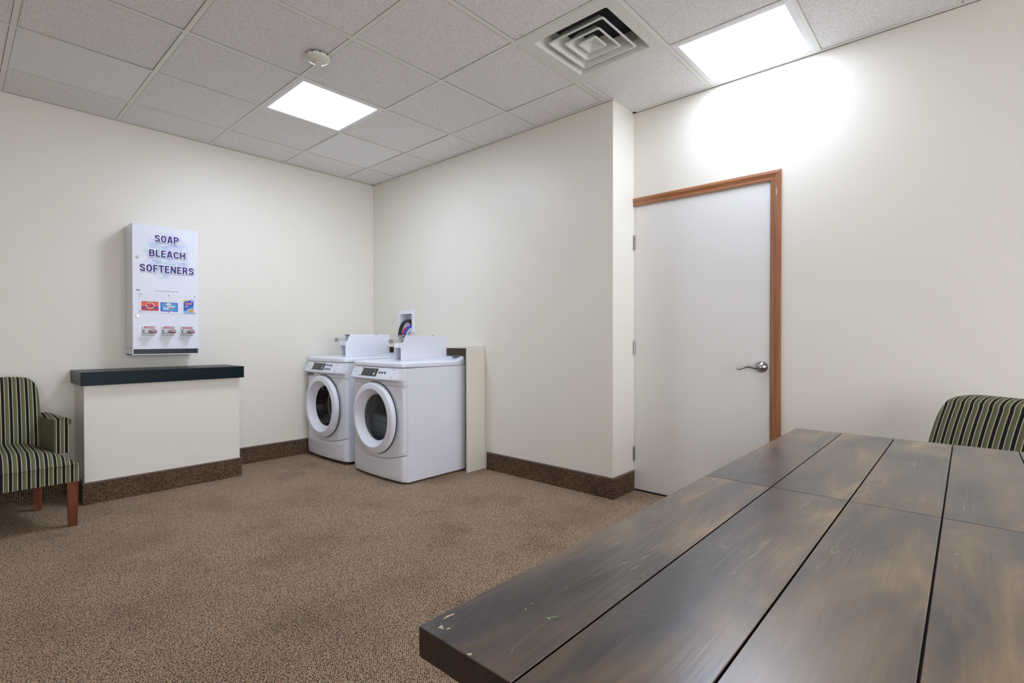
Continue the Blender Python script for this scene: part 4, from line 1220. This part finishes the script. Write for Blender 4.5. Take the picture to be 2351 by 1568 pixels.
# ------------------------------------------------------------------ world, camera, colour
w = bpy.data.worlds.new('world'); S.world = w; w.use_nodes = True
nt = w.node_tree; bg = nt.nodes['Background']
tc = N(nt, 'ShaderNodeTexCoord'); sx = N(nt, 'ShaderNodeSeparateXYZ'); nt.links.new(tc.outputs['Generated'], sx.inputs[0])
cr = ramp(nt, [(.46, (1.5, 1.53, 1.7, 1)), (.50, (2.1, 2.15, 2.36, 1)), (.66, (2.1, 2.15, 2.36, 1)), (.72, (.1, .1, .11, 1))])
mr = N(nt, 'ShaderNodeMapRange'); mr.inputs['From Min'].default_value = -1; nt.links.new(sx.outputs[2], mr.inputs['Value'])
nt.links.new(mr.outputs[0], cr.inputs[0]); nt.links.new(cr.outputs[0], bg.inputs[0]); bg.inputs[1].default_value = W_STR
pl = bpy.data.lights.new('fill_window_portal', 'AREA'); pl.shape = 'RECTANGLE'; pl.size = WX1 - WX0; pl.size_y = WZ1 - WZ0  # portal for the added fill window
pl.cycles.is_portal = True
po = bpy.data.objects.new('fill_window_portal', pl); COL.objects.link(po); po.location = ((WX0 + WX1) / 2, YF - .11, (WZ0 + WZ1) / 2); po.rotation_euler = (PI / 2, 0, 0)
cam = bpy.data.cameras.new('camera'); co = bpy.data.objects.new('camera', cam); COL.objects.link(co)
F_PX, YAW, PITCH, ROLL = 1165.4, math.radians(41.9679), math.radians(-.4066), math.radians(-.0413)
cam.sensor_fit = 'HORIZONTAL'; cam.sensor_width = 36.0; cam.lens = F_PX / 2351 * 36.0; cam.clip_start = .02
fw = Vector((math.cos(PITCH) * math.cos(YAW), math.cos(PITCH) * math.sin(YAW), math.sin(PITCH)))
rt = Vector((math.sin(YAW), -math.cos(YAW), 0)); up = rt.cross(fw)
r2 = rt * math.cos(ROLL) + up * math.sin(ROLL); u2 = -rt * math.sin(ROLL) + up * math.cos(ROLL)
co.matrix_world = Matrix(((r2.x, u2.x, -fw.x, -3.0224), (r2.y, u2.y, -fw.y, -4.6957), (r2.z, u2.z, -fw.z, 1.0995), (0, 0, 0, 1)))
S.camera = co
S.view_settings.view_transform = 'Standard'; S.view_settings.look = 'None'
S.view_settings.exposure = .06; S.view_settings.gamma = 1.0; S.view_settings.use_curve_mapping = False
S.cycles.max_bounces = 8; S.cycles.diffuse_bounces = 5; S.cycles.glossy_bounces = 4; S.cycles.transmission_bounces = 4
S.cycles.use_adaptive_sampling = True; S.cycles.adaptive_threshold = .04
S.cycles.use_denoising = True
